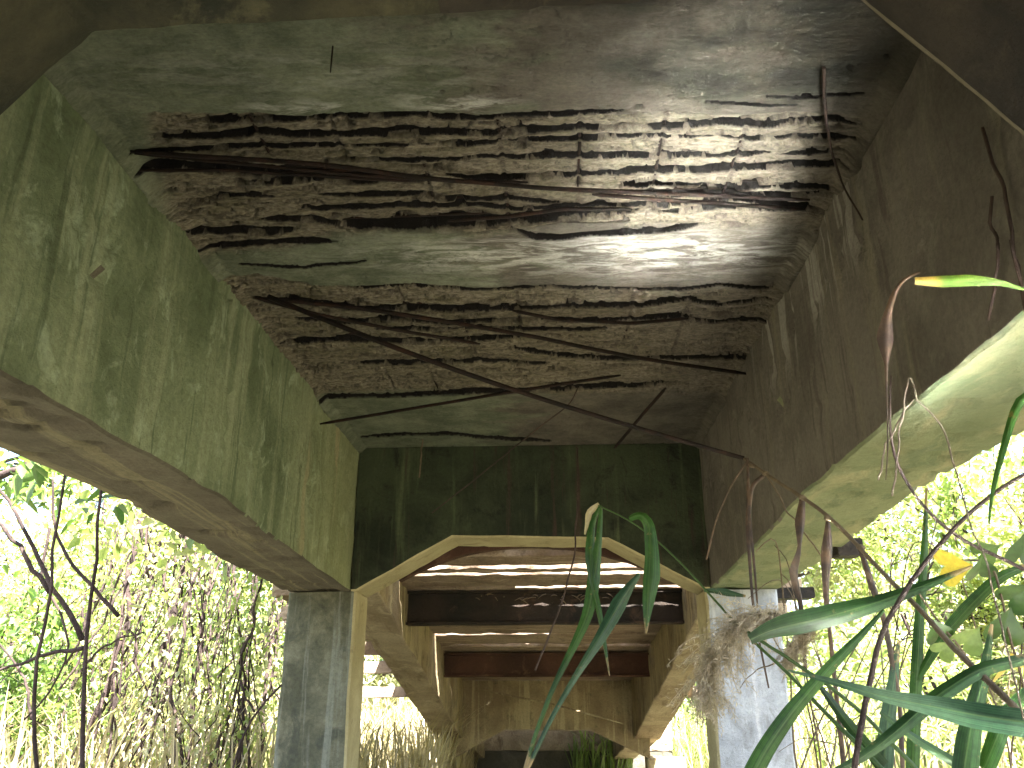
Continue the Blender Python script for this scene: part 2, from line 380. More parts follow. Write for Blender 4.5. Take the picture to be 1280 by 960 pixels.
frame(Y1, 0, 0, [M['frame_dark'], M['frame_soffit']], M['col_left'], M['col_right'], seed=21)['label'] = 'dark damp cross beam with chamfered opening'

# near frame (above the camera)
def near_frame():
    xs = np.unique(np.concatenate([np.arange(XL+.005, XR, .03), [XL+.005, -.945, .60, XR-.005]]))
    rings = []
    for x in xs:
        z = float(np.interp(x, [-1.745, -.945, .60, 1.25], [1.86, 2.875, 2.90, 2.02]))
        z = max(z, 2.45)
        z += .012*float(fbm(x*6, 0.3, s=2)) + .006*float(fbm(x*25, 0.3, s=5))
        rings.append([(x, Y0+a, b) for a, b in rect_ring(0, T, z, ZS+.01, .04, .022, cnt=(20, 26))])
    def pick(n):
        if -.2 > n.z and n.y > .3: return 1
        return 0
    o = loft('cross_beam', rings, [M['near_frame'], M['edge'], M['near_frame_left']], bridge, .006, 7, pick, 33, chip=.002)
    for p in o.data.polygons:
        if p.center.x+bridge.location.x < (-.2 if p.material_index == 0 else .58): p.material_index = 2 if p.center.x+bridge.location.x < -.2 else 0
    loft('column', [[(p, Y0+q, z) for p, q in rect_ring(-2.28, -1.70, .01, T-.01, .08, .018)] for z in np.arange(-.3, 2.53, .06)], M['col_left'], o, .006, 4, None, 37, chip=.007)
    o['label'] = 'nearest cross beam overhead with stained dark soffit'
near_frame()

# deck slab body above the damaged soffit, overhanging a little
def box(name, x0, x1, y0, y1, z0, z1, mat, parent, step=.3, amp=.004, seed=0, bev=.01, pick=None):
    ys = np.linspace(y0, y1, max(2, int((y1-y0)/step)+1))
    return loft(name, [[(a, y, b) for a, b in rect_ring(x0, x1, z0, z1, step, bev)] for y in ys], mat, parent, amp, 4, pick, seed)
slab = box('deck_slab', -2.62, 1.90, -5, Y1+T+.15, 3.905, 4.10, M['outer'], bridge, .25)
box('deck_edge', 1.91, 2.75, 1.3, Y1+T+.1, 3.92, 4.08, M['outer'], bridge, .25)  # added overhang out of view, keeps the sun off the right column
slab['label'] = 'deck slab with broken underside'
box('slab_underside', XL-.02, XR+.02, -5, 1.0, ZS, 3.9, M['near_frame'], slab, .25)

# ---- traced cracks of the soffit (photo pixels) : (points, width px, depth m)
CR = [
 ([(250,152),(320,151),(380,150),(430,147),(520,144),(570,150),(640,144),(700,142),(775,139)], 3.4, .07),
 ([(790,160),(860,158),(900,153),(960,158),(1000,153),(1045,149),(1072,156)], 5.0, .08),
 ([(208,174),(260,171),(330,166),(380,170),(430,168),(480,168),(560,166),(640,165),(700,162),(760,160),(805,158)], 4.6, .07),
 ([(895,171),(940,176),(1000,170),(1072,173)], 4.4, .07),
 ([(160,190),(230,187),(300,184),(390,185),(450,184),(510,182),(600,180),(660,176),(760,173),(830,171),(890,172)], 2.2, .05),
 ([(400,203),(470,203),(560,200),(640,198),(720,197),(800,195),(900,197),(960,190)], 1.9, .045),
 ([(975,197),(1035,193)], 2.4, .05),
 ([(168,211),(185,208),(230,209),(280,210),(330,217),(400,221),(470,224),(540,226)], 6.5, .09),
 ([(560,222),(640,226),(690,221),(760,217),(820,215),(900,212),(1000,208),(1055,206)], 3.6, .06),
 ([(310,229),(340,229),(430,225),(500,222)], 3.0, .06),
 ([(400,246),(470,243),(530,245),(560,250),(640,248),(700,254)], 3.4, .06),
 ([(380,262),(440,261),(500,258),(560,260),(600,256),(650,262),(700,258),(780,256),(860,256),(930,252),(1010,258)], 3.0, .05),
 ([(418,284),(480,282),(540,280),(600,278),(650,274),(700,270),(745,268)], 10.5, .16),
 ([(650,268),(720,270),(760,272),(800,262)], 4.5, .07),
 ([(640,287),(670,297),(700,298),(740,291),(780,291),(830,288),(880,280)], 4.8, .08),
 ([(780,233),(850,234),(920,238),(1000,235),(1035,240)], 6.0, .08),
 ([(785,247),(850,247),(920,245),(980,249),(1022,246)], 4.6, .07),
 ([(830,268),(880,262),(960,259),(1035,263)], 4.4, .07),
 ([(232,290),(290,291),(360,293)], 3.4, .06),
 ([(320,276),(400,275),(432,285)], 3.6, .07),
 ([(252,309),(330,305),(415,303)], 2.8, .05),
 ([(235,252),(300,243),(340,246)], 2.0, .04),
 ([(440,362),(500,358),(560,362),(640,362),(700,358),(760,360),(850,362),(900,356),(960,362)], 1.8, .06),
 ([(318,372),(380,378),(430,385),(520,388),(580,388),(650,386),(740,382),(800,382),(860,374),(900,382),(960,374)], 3.3, .10),
 ([(372,398),(430,403),(500,400),(560,404),(650,401),(760,402),(830,398),(900,402),(972,397)], 2.8, .09),
 ([(352,429),(420,424),(470,429),(560,427),(620,424),(660,421)], 3.0, .09),
 ([(470,414),(560,412),(700,412),(760,410)], 2.4, .08),
 ([(640,436),(700,444),(760,448),(830,449),(940,446)], 3.0, .09),
 ([(450,456),(520,453),(600,453),(680,455)], 1.8, .06),
 ([(388,496),(450,495),(520,493),(600,491),(700,487),(760,483),(832,480)], 3.0, .10),
 ([(455,546),(510,543),(560,542),(620,547),(690,551)], 2.0, .08),
 ([(960,120),(1010,122),(1080,118)], 1.5, .03),
 ([(880,128),(960,132),(1000,130)], 1.3, .03),
 ([(300,330),(380,334),(460,326)], 1.2, .03),
]
BARX = [-1.16, -.85, -.53, -.20, .12, .45, .77]
def soffit():
    pys = np.concatenate([np.arange(-20, 140, 1.6), np.arange(140, 310, .62), np.arange(310, 567, .8)])
    ys = np.array([atz(660, p, ZS)[1] for p in pys]); ys = ys[(ys > 1.1) & (ys < Y1+.1)]; ys.sort()
    ys = np.r_[ys, Y1+.1]
    xs = np.linspace(XL-.02, XR+.02, 640)
    X, Y = np.meshgrid(xs, ys, indexing='ij'); P = np.stack([X, Y, np.full_like(X, ZS)], -1)
    px, py = proj(P.reshape(-1, 3)); px = px.reshape(X.shape); py = py.reshape(X.shape)
    jx = fbm(px*.02, py*.03, s=11)*10
    jag = .75*fbm(px*.11, py*.06, s=19, o=3)+fbm(px*.03, py*.05, s=12, o=6)*3.0 + vn(px*.22, py*.1, s=14)*.5
    # zones
    edge1 = fbm(px*.03, py*0, s=31)*12
    s1 = sst(141, 147, py+edge1*.35+sst(190, 140, py)*0)*(1-sst(287, 300, py+edge1*.6 - sst(450, 300, px)*22 + sst(500, 900, px)*10))
    s1 *= sst(165, 205, px + (py-150)*-.25 + edge1)
    s1 *= 1-sst(1045, 1070, px+edge1-(200-py)*.2)
    s2 = sst(357, 363, py+edge1*.4+sst(420, 330, px)*14)*(1-sst(489, 495, py+edge1*.3))
    spall = np.clip(s1+s2, 0, 1)
    sm = .5*fbm(X*5, Y*7, s=41, o=5)
    H = .008*sm + .003*fbm(X*24, Y*34, s=42, o=3)
    lay = fbm(X*2.2, Y*9, s=43, o=4)*2.2
    terr = (np.floor(lay*3)+sst(.0, .18, lay*3-np.floor(lay*3)))/3
    rough = fbm(X*14, Y*30, s=44, o=4)
    strat = fbm(X*2.0+jx*.05, Y*24, s=45, o=5)
    crk = np.clip(1-np.abs(fbm(X*1.6, Y*17, s=46, o=4))/.022, 0, 1)*sst(.02, .2, fbm(X*1.7, Y*3, s=47))
    cr2 = np.clip(1-np.abs(fbm(X*5, Y*13, s=48, o=4))/.02, 0, 1)*sst(-.1, .2, fbm(X*1.2, Y*2, s=49))
    # stepped fracture plates: warped cells, long across the slab
    wx = X*1.5+fbm(X*5, Y*9, s=81)*.75+Y*.2; wy = Y*15+fbm(X*3.5, Y*12, s=82, o=5)*1.5
    F1 = np.full_like(X, 9.); F2 = np.full_like(X, 9.); hid = np.zeros_like(X); cx_, cy_ = np.floor(wx), np.floor(wy)
    for a in (-1, 0, 1):
        for b in (-1, 0, 1):
            gx, gy = cx_+a, cy_+b; jx_ = _h(gx, gy, gx*0, 5); jy_ = _h(gx, gy, gx*0, 6); dd = np.hypot(gx+jx_-wx, gy+jy_-wy)
            m1 = dd < F1; F2 = np.where(m1, F1, np.minimum(F2, dd)); hid = np.where(m1, _h(gx, gy, gx*0, 7), hid); F1 = np.where(m1, dd, F1)
    e = F2-F1; cell = (1-sst(.012, .05, e))*sst(-.12, .12, fbm(X*2.3, Y*4, s=83))
    H += spall*(.017*(hid-.5)+.016*cell)
    crk = np.maximum(crk, cell*.8)
    tick = sst(.25, .30, fbm(X*9, Y*46, s=84, o=4)); H += spall*tick*.022+(1-spall)*tick*.004; crk = np.maximum(crk, tick*.75)
    cellv = hid
    H += spall*(.012 + .008*terr + .010*rough + .015*strat + .020*crk) + (1-spall)*.012*cr2
    rust_shade = spall*.75*crk + (1-spall)*.3*cr2; groove_shade = np.zeros_like(X)
    for k, (pts, wd, dep) in enumerate(CR):
        a = np.array(pts, float); yc = np.interp(px, a[:, 0], a[:, 1])
        yy = yc + jag*.55 + jx*.15
        taper = sst(a[0, 0]-6, a[0, 0]+30, px+jx)*(1-sst(a[-1, 0]-30, a[-1, 0]+6, px+jx))
        ww = wd*(.54 if wd < 6.2 else .82)*(.88+.6*np.clip(fbm(px*.02, px*0+k, s=51+k)+.1, -.4, 1))*taper + .35*(taper > .05)
        d = np.abs(py-yy)
        g = (1-sst(ww*.75, ww*1.15+.5, d))*(taper > .02)
        H = np.maximum(H, g*min(.09, dep*1.0)+H*(1-g)*1.0); groove_shade = np.maximum(groove_shade, (1-sst(ww, ww+.8, d))*(taper > .04))
        # lip: concrete peels down just beyond the groove
        lipd = py-yy-ww
        H -= .012*np.exp(-(np.maximum(lipd, 0)/5)**2)*(lipd > -.5)*taper*(g < .3)
        r = .7*(1-sst(ww*.95, ww*1.3+1.6, d))*(taper > .02)
        rust_shade = np.maximum(rust_shade, r)
    rust_shade = np.clip(rust_shade, 0, 1)
    # pits and holes
    for (hx, hy, r) in ((441,187,4.5),(520,256,6),(575,256,8),(660,262,7),(1008,120,5),(1062,85,5),(800,135,6),(300,232,9),(292,282,6),(1110,70,4)):
        d = np.hypot(px-hx+jag, (py-hy)*1.6); g = 1-sst(r*.6, r*1.2, d); H = np.maximum(H, g*.05); rust_shade = np.maximum(rust_shade, g)
    # longitudinal bars leave rusty tracks
    for bx in BARX:
        d = np.abs(X-bx-.006*fbm(Y*3, Y*0+bx*9, s=61)); g = (1-sst(.006, .015, d))*spall
        keep = sst(-.15, .2, fbm(Y*1.6, Y*0+bx*5, s=62))
        rust_shade = np.maximum(rust_shade, g*.38*keep); H = np.maximum(H, H+g*.008*keep)
    band = np.exp(-((py-520)/25)**2)
    fil = np.minimum(X-XL, XR-X); H -= .05*(1-sst(0, .07, fil + .02*fbm(X*0, Y*4, s=71)))*(1-spall*.6)
    ripple_light = np.clip(np.exp(-(((px-375)/75)**2+((py-137)/9)**2)) + np.exp(-(((px-575)/60)**2+((py-130)/16)**2)) + .9*np.exp(-(((px-620)/160)**2+((py-320)/22)**2)) + .8*np.exp(-(((px-860)/170)**2+((py-315)/24)**2))+.3*np.exp(-(((px-350)/250)**2+((py-90)/30)**2)), 0, 1)  # painted light: pale patches where faint ripples of reflected light fall
    dim_patch = np.clip(sst(28, 0, py)*.8 + 1.1*np.exp(-(((px-960)/190)**2+((py-60)/62)**2)) + .4*np.exp(-(((px-800)/150)**2+((py-100)/40)**2)), 0, 1)  # dark patches painted to offset the pool's reflected light
    dim_patch = np.clip(dim_patch*(1+fbm(X*3, Y*5, s=73)*1.2), 0, 1)
    Z = ZS+H
    n, k = X.shape; i = np.arange(n-1)[:, None]; j = np.arange(k-1)[None, :]
    F = np.stack([i*k+j, i*k+j+1, (i+1)*k+j+1, (i+1)*k+j], -1).reshape(-1, 4)
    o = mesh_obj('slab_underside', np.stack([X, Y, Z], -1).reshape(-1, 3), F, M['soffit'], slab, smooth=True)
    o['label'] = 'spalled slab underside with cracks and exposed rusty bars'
    for nm, A in (('spall', spall), ('rustiness', rust_shade), ('lime', ripple_light), ('soot', dim_patch), ('plate', cellv), ('deep', groove_shade)):
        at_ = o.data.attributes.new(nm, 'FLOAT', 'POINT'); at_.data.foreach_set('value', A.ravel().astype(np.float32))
soffit()

def bar(pts, r, name='reinforcing_bar', mat=None, parent=None, n=40, wig=.01, k=6, seed=None, label=None):
    P = wiggle(resample(pts, n), wig, 6, seed if seed is not None else int(rng.integers(999)))
    V, F = tube_data(P, r*np.clip(np.minimum(np.arange(n)+1, n-np.arange(n))/4+.25, 0, 1), k)
    o = mesh_obj(name, V, F, mat or M['rust'], parent or slab, smooth=True)
    if label: o['label'] = label
    return o
for k, (pts, wd, dep) in enumerate(CR):
    if wd < 2.3 or dep < .05: continue
    a = np.array(pts, float); P = [atz(x, y-.3, ZS) for x, y in a]; P = [p+np.array([0, 0, .05]) for p in P]
    bar(P, .0075 if a[0][1] < 320 else .009, n=50, wig=.004, seed=k)
for bx, ya, yb in ((-1.16, 2.62, 3.0), (-.53, 2.9, 3.3), (-.20, 2.62, 2.9), (-.20, 3.1, 3.5), (.12, 2.75, 3.3), (.45, 2.7, 3.2), (.77, 2.8, 3.45), (-.53, 4.45, 4.9), (-.20, 4.45, 4.8), (.45, 4.4, 4.9), (-.85, 5.3, 5.9)):
    bar([(bx, ya, ZS+.03), (bx, (ya+yb)/2, ZS+.024), (bx, yb, ZS+.034)], .0065, n=16, wig=.004)
# bars that have come away and hang below
def hz(x, y, z): return atz(x, y, z)
H_ = [
 ([(163,189,3.66),(260,196,3.64),(400,205,3.61),(540,224,3.60),(680,236,3.61),(800,240,3.63),(1012,250,3.66)], .0095),
 ([(168,192,3.66),(280,203,3.63),(420,216,3.62),(560,226,3.64),(660,228,3.67)], .007),
 ([(170,213,3.67),(280,212,3.64),(430,222,3.64),(520,226,3.66)], .007),
 ([(340,374,3.66),(450,385,3.62),(560,402,3.60),(690,426,3.58),(800,448,3.58),(938,468,3.60)], .012),
 ([(318,372,3.66),(400,394,3.6),(480,410,3.62),(600,430,3.66)], .010),
 ([(400,530,3.45),(520,510,3.50),(650,488,3.56),(776,469,3.62)], .011),
 ([(832,485,3.64),(800,522,3.52),(768,560,3.42)], .012),
 ([(560,276,3.67),(640,270,3.63),(700,262,3.61),(790,262,3.66)], .009),
 ([(740,243,3.66),(860,252,3.62),(1005,262,3.66)], .009),
 ([(640,388,3.66),(700,400,3.61),(790,404,3.6),(860,398,3.66)], .010),
]
for pts, r in H_:
    bar([hz(*p) for p in pts], r, 'hanging_bar', n=50, wig=.004)
p = hz(416, 58, ZS); bar([p+np.array([0, 0, .03]), p+np.array([0, -.0, -.11])], .004, 'hanging_bolt', n=4, wig=0)
# loose flakes of concrete still hanging by the groove edges
def flake(pts, z, th, seed):
    base = np.array([atz(x, y, z) for x, y in pts]); c = base.mean(0)
    V = [c+np.array([0, 0, -.008])]; n = len(base)
    for q in base: V.append(q+rng.normal(0, .004, 3))
    for q in base: V.append(c+(q-c)*.92+np.array([0, 0, th]))
    F = [(0, 1+(i+1) % n, 1+i) for i in range(n)]+[(1+i, 1+(i+1) % n, 1+n+(i+1) % n, 1+n+i) for i in range(n)]
    mesh_obj('concrete_flake', V, F, M['soffit'], slab)
flake([(668,283),(700,277),(745,279),(790,275),(775,286),(730,290),(700,293),(680,292)], ZS+.0, .03, 1)
# ---- second bay: shallower girders falling away, deck strips with gaps, steel cross beams
YB0, YB1 = Y1+T, 14.0
def z2t(y): return 2.97-.182*(y-7.7)
def z2b(y): return 2.56-.25*(y-7.7)+.10*max(0, y-14)
XL2, XR2 = XL+.10, XR+.08
for (side, s) in ((-1, 61), (1, 62)):
    ys = np.arange(YB0+.02, 17.4, .12); rings = []
    for y in ys:
        ti = XL2+.025*(y-9) if side < 0 else XR2-.045*(y-9)
        a, b = (ti-.40, ti) if side < 0 else (ti, ti+.40)
        rings.append([(p, y, q) for p, q in rect_ring(a, b, z2b(y), z2t(y)+.02, .1, cnt=(5, 6))])
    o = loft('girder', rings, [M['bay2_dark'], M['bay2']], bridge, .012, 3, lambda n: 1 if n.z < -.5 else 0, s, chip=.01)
    o['label'] = 'tan sloping girder of the far bay'
# deck strips: limits read along the slope
def yd(py):  # depth where the deck soffit plane is met at this image row
    d = ray(690, py); t0 = 5
    for t in np.linspace(5, 30, 5000):
        p = CAMP+d*t
        if p[2] >= z2t(p[1]) and p[1] > 6: return p[1]
    return 20
rows = [(640,677,0),(681,688,0),(693,705.5,0),(711,715,0),(719.5,738,0),(738.6,776,0),(779,791.5,0),(794.5,806,0),(806.6,812,0),(812.6,850,0)]
def dp(py):
    # solve ray vs slope plane
    d = ray(690, py); # CAMP.z + t dz = 3.10-.16*(t dy -7.7)
    t = (2.97+.182*7.7-1.6)/(d[2]+.182*d[1]); return float(t*d[1])
strips = [(7.70, dp(687)), (dp(693.5), dp(705)), (dp(711.5), dp(715.5)), (dp(719.5), dp(733)), (dp(735.5), dp(760)), (dp(761), dp(791)), (dp(795), dp(806.5)), (dp(807.5), dp(822)), (dp(823), dp(836)), (dp(837), 14.0)]
strips = [(a, b) for a, b in strips if b > a+.02]
for k, (a, b) in enumerate(strips):
    x0, x1 = XL2-.1, XR2+.1
    xs = np.linspace(x0, x1, 60); th = random.uniform(.10, .16); dz = random.uniform(-.01, .02)
    rings = []
    for x in xs:
        ja = .022*float(fbm(x*5, k*3.1, s=81)); jb = .022*float(fbm(x*5, k*7.7, s=82))
        rings.append([(x, y, q+z2t(y)+dz) for y, q in rect_ring(a+ja, b+jb, .0, th, .09, .008, cnt=(6, 2))])
    # the step before 738 closes the slot on the left of it
    loft('deck_plank', rings, M['plank'], bridge, .010, 8, None, 90+k, chip=.004)
# partly closed gaps (rubble stuck in them)
for (xa, xb, pa, pb) in ((-1.7, -.55, dp(687), dp(693.5)), (.2, 1.3, dp(687), dp(693.5)), (-1.7, -.45, dp(733), dp(735.5)), (-.10, 1.35, dp(791), dp(795)), (-1.7, -1.45, dp(705), dp(711.5)), (.95, 1.35, dp(715.5), dp(719.5))):
    box('deck_plank', xa, xb, pa-.02, pb+.02, z2t((pa+pb)/2)+.03, z2t((pa+pb)/2)+.1, M['plank'], bridge, .05, .01, bev=.004)
def hbeam(y, ztop, h, mat, label):
    o = None
    secs = rect_ring(0, .16, ztop-.03, ztop, .05, .004), rect_ring(.06, .10, ztop-h+.03, ztop-.03, .05, .003), rect_ring(0, .16, ztop-h, ztop-h+.03, .05, .004)
    V = []; F = []
    xs = np.linspace(XL2+.01, XR2-.01, 50)
    for sec in secs:
        b0 = len(V); m = len(sec)
        for x in xs:
            for a, z in sec: V.append((x, y+a+.004*float(vn(x*8, z*9)), z+.006*float(vn(x*5, a*9, s=4))))
        for i in range(len(xs)-1):
            for j in range(m): F.append((b0+i*m+j, b0+i*m+(j+1) % m, b0+(i+1)*m+(j+1) % m, b0+(i+1)*m+j))
    o = mesh_obj('steel_beam', V, F, mat, bridge); o['label'] = label; return o
za, zb_ = aty(690, 737, 9.3)[2], aty(690, 780, 9.3)[2]; hbeam(9.3, za, za-zb_, M['steel_black'], 'blackened steel beam')
za, zb_ = aty(690, 816, 12.0)[2], aty(690, 846, 12.0)[2]; hbeam(12.0, za, za-zb_, M['steel_rust'], 'rusty red steel beam')
# arched form behind the first opening
xs = np.linspace(-1.45, .98, 50); rings = []
for x in xs:
    u = (x+.235)/1.215; zz = 2.885-.30*abs(u)**2.2
    rings.append([(x, 7.75+a, zz+b) for a, b in rect_ring(0, .12, 0, .5, .06, .006)])
loft('arched_beam', rings, M['steel_rust'], bridge, .006, 6, None, 77)
# debris hanging on the first steel beam
for i in range(26):
    x = -.95+random.random()*1.5 if i < 20 else .2+random.random()*.3; y = 9.27; z = aty(690, 742+random.random()*8, 9.3)[2]
    d = np.array([random.uniform(-.10, .10), -.02, random.uniform(-.07, .01)])
    bar([(x, y, z), np.array([x, y, z])+d*.5+np.array([0, -.02, .01]), np.array([x, y, z])+d], .006, 'root_strand', M['stem_dry'], bridge, n=5, wig=0, k=4)
# outer ledge planks of the second bay
for k, (y, w_) in enumerate(((8.0, .5), (8.62, .55), (9.25, .35), (9.75, .5), (10.5, .5), (11.6, .5))):
    for (xa, xb) in ((XL2-1.05-.1*(k % 3), XL2-.36), (XR2+.36, XR2+.9)):
        box('deck_plank', xa, xb, y, y+w_, z2b(y)+.0, z2b(y)+.13, M['plank'], bridge, .1, .012, k)
frame(YB1, 0, .10, [M['bay2_dark'], M['bay2']], M['bay2_dark'], M['bay2_dark'], corner=(-.97, 1.10, .36, 1.10), top=z2t(YB1)+.02, seed=51, gbot=.72)['label'] = 'far tan cross beam with chamfered opening'
# third bay
ys = np.arange(YB1+T+.05, 17.3, .2)
rings = [[(p, y, q) for p, q in rect_ring(XL2, XR2, z2t(y)-.02, z2t(y)+.15, .2)] for y in ys]
loft('deck_plank', rings, M['third_bay'], bridge, .01, 4, None, 5)
box('abutment', -2.3, 2.1, 17.3, 18.0, -.2, .62, M['third_bay'], bridge, .3, .02, 3)['label'] = 'dark abutment wall closing the last opening'
box('abutment', -2.3, 2.1, 17.32, 18.0, .63, 1.25, M['bay2'], bridge, .3, .02, 4)['label'] = 'pale upper part of the abutment'  # pale material paints the light on the wall top
# pipe rail lying across the far bay
bar([aty(600, 862, 13.2), aty(690, 880, 13.0), aty(780, 905, 12.8)], .015, 'sagging_pipe', M['bay2_dark'], bridge, n=12)
# small broken end of a side beam seen under the right girder
box('bracket', 1.79, 2.12, 7.25, 7.45, 2.36, 2.45, M['near_frame'], bridge, .1)
box('bracket', 1.79, 1.95, 5.50, 5.66, 2.44, 2.55, M['near_frame'], bridge, .1)

# ---------------------------------------------------------------- vegetation builders
def leaves_mesh(C, size, asp=.45, droop=.3, fold=.15, sz_var=.4, seed=0):
    """C (n,3) leaf bases -> six-vertex folded leaves"""
    r = np.random.default_rng(seed); n = len(C)
    a = r.uniform(0, 2*np.pi, n); el = r.normal(-droop, .5, n)
    D = np.stack([np.cos(a)*np.cos(el), np.sin(a)*np.cos(el), np.sin(el)], 1)
    up = np.array([0, 0, 1.0])+r.normal(0, .45, (n, 3)); Sd = np.cross(D, up); Sd /= np.linalg.norm(Sd, axis=1)[:, None]+1e-6
    N = np.cross(Sd, D); L = size*(1+r.uniform(-sz_var, sz_var, n))[:, None]; W = L*asp
    p0 = C; p1 = C+D*L*.35+Sd*W*.5+N*W*fold; p2 = C+D*L*.75+Sd*W*.33+N*W*fold*.5-np.array([0, 0, 1])*L*.08
    p3 = C+D*L-np.array([0, 0, 1])*L*.2; p4 = C+D*L*.75-Sd*W*.33+N*W*fold*.5-np.array([0, 0, 1])*L*.08; p5 = C+D*L*.35-Sd*W*.5+N*W*fold
    V = np.stack([p0, p1, p2, p3, p4, p5], 1).reshape(-1, 3)
    b = np.arange(n)[:, None]*6
    F = np.concatenate([b+np.array([[0, 1, 2, 3]]), b+np.array([[0, 3, 4, 5]])], 0)
    return V, F
def grow(p, d, L, r, depth, V, F, tips, spread=.6, grav=-.05, k=5):
    n = 6; P = [np.array(p, float)]; d = np.array(d, float)
    for i in range(n):
        d = d+rng.normal(0, .13, 3)+np.array([0, 0, grav]); d /= np.linalg.norm(d); P.append(P[-1]+d*L/n)
    rad = np.linspace(r, r*.55, n+1); tube_data(P, rad, k if depth > 1 else 4, V, F)
    if depth == 0:
        tips.extend(P[2:]); return
    for i in range(3 if depth > 1 else 4):
        q = P[random.choice([2, 3, 4, 5, 6])]; a = rng.normal(0, 1, 3); a[2] = abs(a[2])*.5
        nd = d+a/np.linalg.norm(a)*spread*1.4
        grow(q, nd/np.linalg.norm(nd), L*random.uniform(.55, .75), r*.5, depth-1, V, F, tips, spread, grav, k)
def tree(loc, h, r, depth, lm, nleaf, lsize, name, label, group=None, lean=(0, 0), crown=1.0, asp=.5, seed=0, spread=.7, cr=.35):
    t = thing(name, label, 'tree', loc, group); V = []; F = []; tips = []
    grow(loc, (lean[0], lean[1], 1), h*.45, r, depth, V, F, tips, spread=spread)
    mesh_obj('trunk', V, F, M['bark'], t, smooth=True)
    T_ = np.array(tips); idx = rng.integers(0, len(T_), nleaf)
    dens = rng.normal(0, cr*crown, (nleaf, 3))
    C = T_[idx]+dens
    keep = fbm(C[:, 0]*1.1+seed, C[:, 1]*1.1, C[:, 2]*1.1, s=seed, o=3) > -.16; C = C[keep]
    V, F = leaves_mesh(C, lsize, asp, seed=seed); mesh_obj('crown', V, F, lm, t)
    return t

# ---------------------------------------------------------------- left side: bank of trees and hanging vines
tree((-9.5, 15, 0), 13, .22, 3, M['leaf_yellowgreen'], 15000, .17, 'broadleaf_tree', 'tall sunlit tree with yellow-green leaves behind the hanging vines on the left', seed=1)
tree((-6.8, 19, 0), 12, .20, 3, M['leaf_pale'], 15000, .17, 'broadleaf_tree', 'pale washed-out tree just left of the mossy column', seed=2)
tree((-14, 20, 0), 14, .24, 3, M['leaf_mid'], 14000, .2, 'broadleaf_tree', 'darker green tree farthest to the left', seed=3)
tree((-12.5, 11, 0), 9, .16, 3, M['leaf_yellowgreen'], 12000, .15, 'broadleaf_tree', 'small bright tree low at the left edge', seed=4)
# near dark-branched tree at the left edge
t = thing('branching_shrub', 'dark bare-branched shrub crossing the left edge under the mossy girder', 'shrub', tuple(aty(20, 1150, 4.6)*np.array([1, 1, 0])))
br = [([(118,1200),(105,960),(103,800),(120,690),(128,600),(134,520)], .014), ([(60,1200),(40,900),(62,740),(74,640),(85,560)], .013), ([(103,800),(60,720),(20,640),(-10,600)], .016),
      ([(62,740),(30,690),(0,655),(-40,640)], .016), ([(148,770),(110,730),(80,690),(68,650),(66,590)], .013), ([(105,810),(60,815),(20,830),(-20,840)], .014), ([(103,830),(140,800),(180,790)], .008),
      ([(-20,600),(20,590),(48,570),(70,540)], .030), ([(62,660),(50,720),(90,800),(70,860),(30,900)], .010), ([(40,900),(30,850),(0,800),(-20,790)], .010)]
Vv, Ff = [], []
for i, (pp, r) in enumerate(br):
    Y = 4.4+.12*i; P = resample([aty(x, y, Y) for x, y in pp], 14); P = wiggle(P, .03, 9, i); tube_data(P, np.linspace(r, r*.5, 14), 6, Vv, Ff)
mesh_obj('branch', Vv, Ff, M['bark_purple'], t, smooth=True)
C = np.array([aty(random.uniform(-60, 150), random.gauss(600, 22), random.uniform(4.3, 5.6)) for _ in range(130)])
V, F = leaves_mesh(C, .11, .5, seed=5); mesh_obj('foliage', V, F, M['leaf_mid'], t)
C = np.array([aty(random.uniform(60, 300), random.gauss(640, 40)+max(0, 0), random.uniform(5.5, 7.5)) for _ in range(500)])
V, F = leaves_mesh(C, .09, .6, seed=6); mesh_obj('foliage', V, F, M['leaf_yellowgreen'], t)

def vine(x0, y0, x1, y1, Y, r, nleaf, lm, label, seed):
    a = aty(x0, y0, Y); b = aty(x1, y1, Y+random.uniform(-.4, .4))
    base = np.array([b[0], b[1], 0.0])
    t = thing('hanging_vine', label, 'vine', tuple(base), 'vines hanging in a curtain on the left')
    P = wiggle(resample([a+np.array([.1, 0, .8]), a, (a+b)/2+rng.normal(0, .06, 3), b], 24), .14, 5, seed)
    V, F = tube_data(P, np.linspace(r*.6, r, 24), 5)
    for j in range(12):
        q = P[random.randrange(1, 20)]; e = q+np.array([random.uniform(-.55, .25), random.uniform(-.3, .3), -random.uniform(.5, 1.6)])
        tube_data(wiggle(resample([q, (q+e)/2+np.array([0, 0, -.15]), e], 8), .08, 4, seed+j), r*.4, 4, V, F)
    mesh_obj('stem', V, F, M['bark_purple'], t, smooth=True)
    C = P[rng.integers(0, 24, nleaf)]+rng.normal(0, .17, (nleaf, 3))*np.array([1, 1, 1.3])
    V, F = leaves_mesh(C, .055, .6, .6, seed=seed); mesh_obj('foliage', V, F, lm, t)
VN = ['first', 'second', 'third', 'fourth', 'fifth', 'sixth', 'seventh', 'eighth', 'ninth', 'tenth']
VL = [('leafy vine with purple-brown stem, %s of the hanging curtain counted from its left end' % VN[i]) if i < 10 else ('leafy vine in the hanging curtain, %s counted from the mossy column' % VN[i-10]) for i in range(20)]
vx = [(172,620,95,960),(192,640,150,960),(205,655,120,960),(225,640,170,960),(240,670,205,960),(255,650,215,960),(272,690,235,960),(288,690,250,960),(300,700,262,960),(318,712,290,960),(335,720,300,960),(160,600,60,960),(345,735,322,960),(212,640,230,960),(130,600,100,940)]
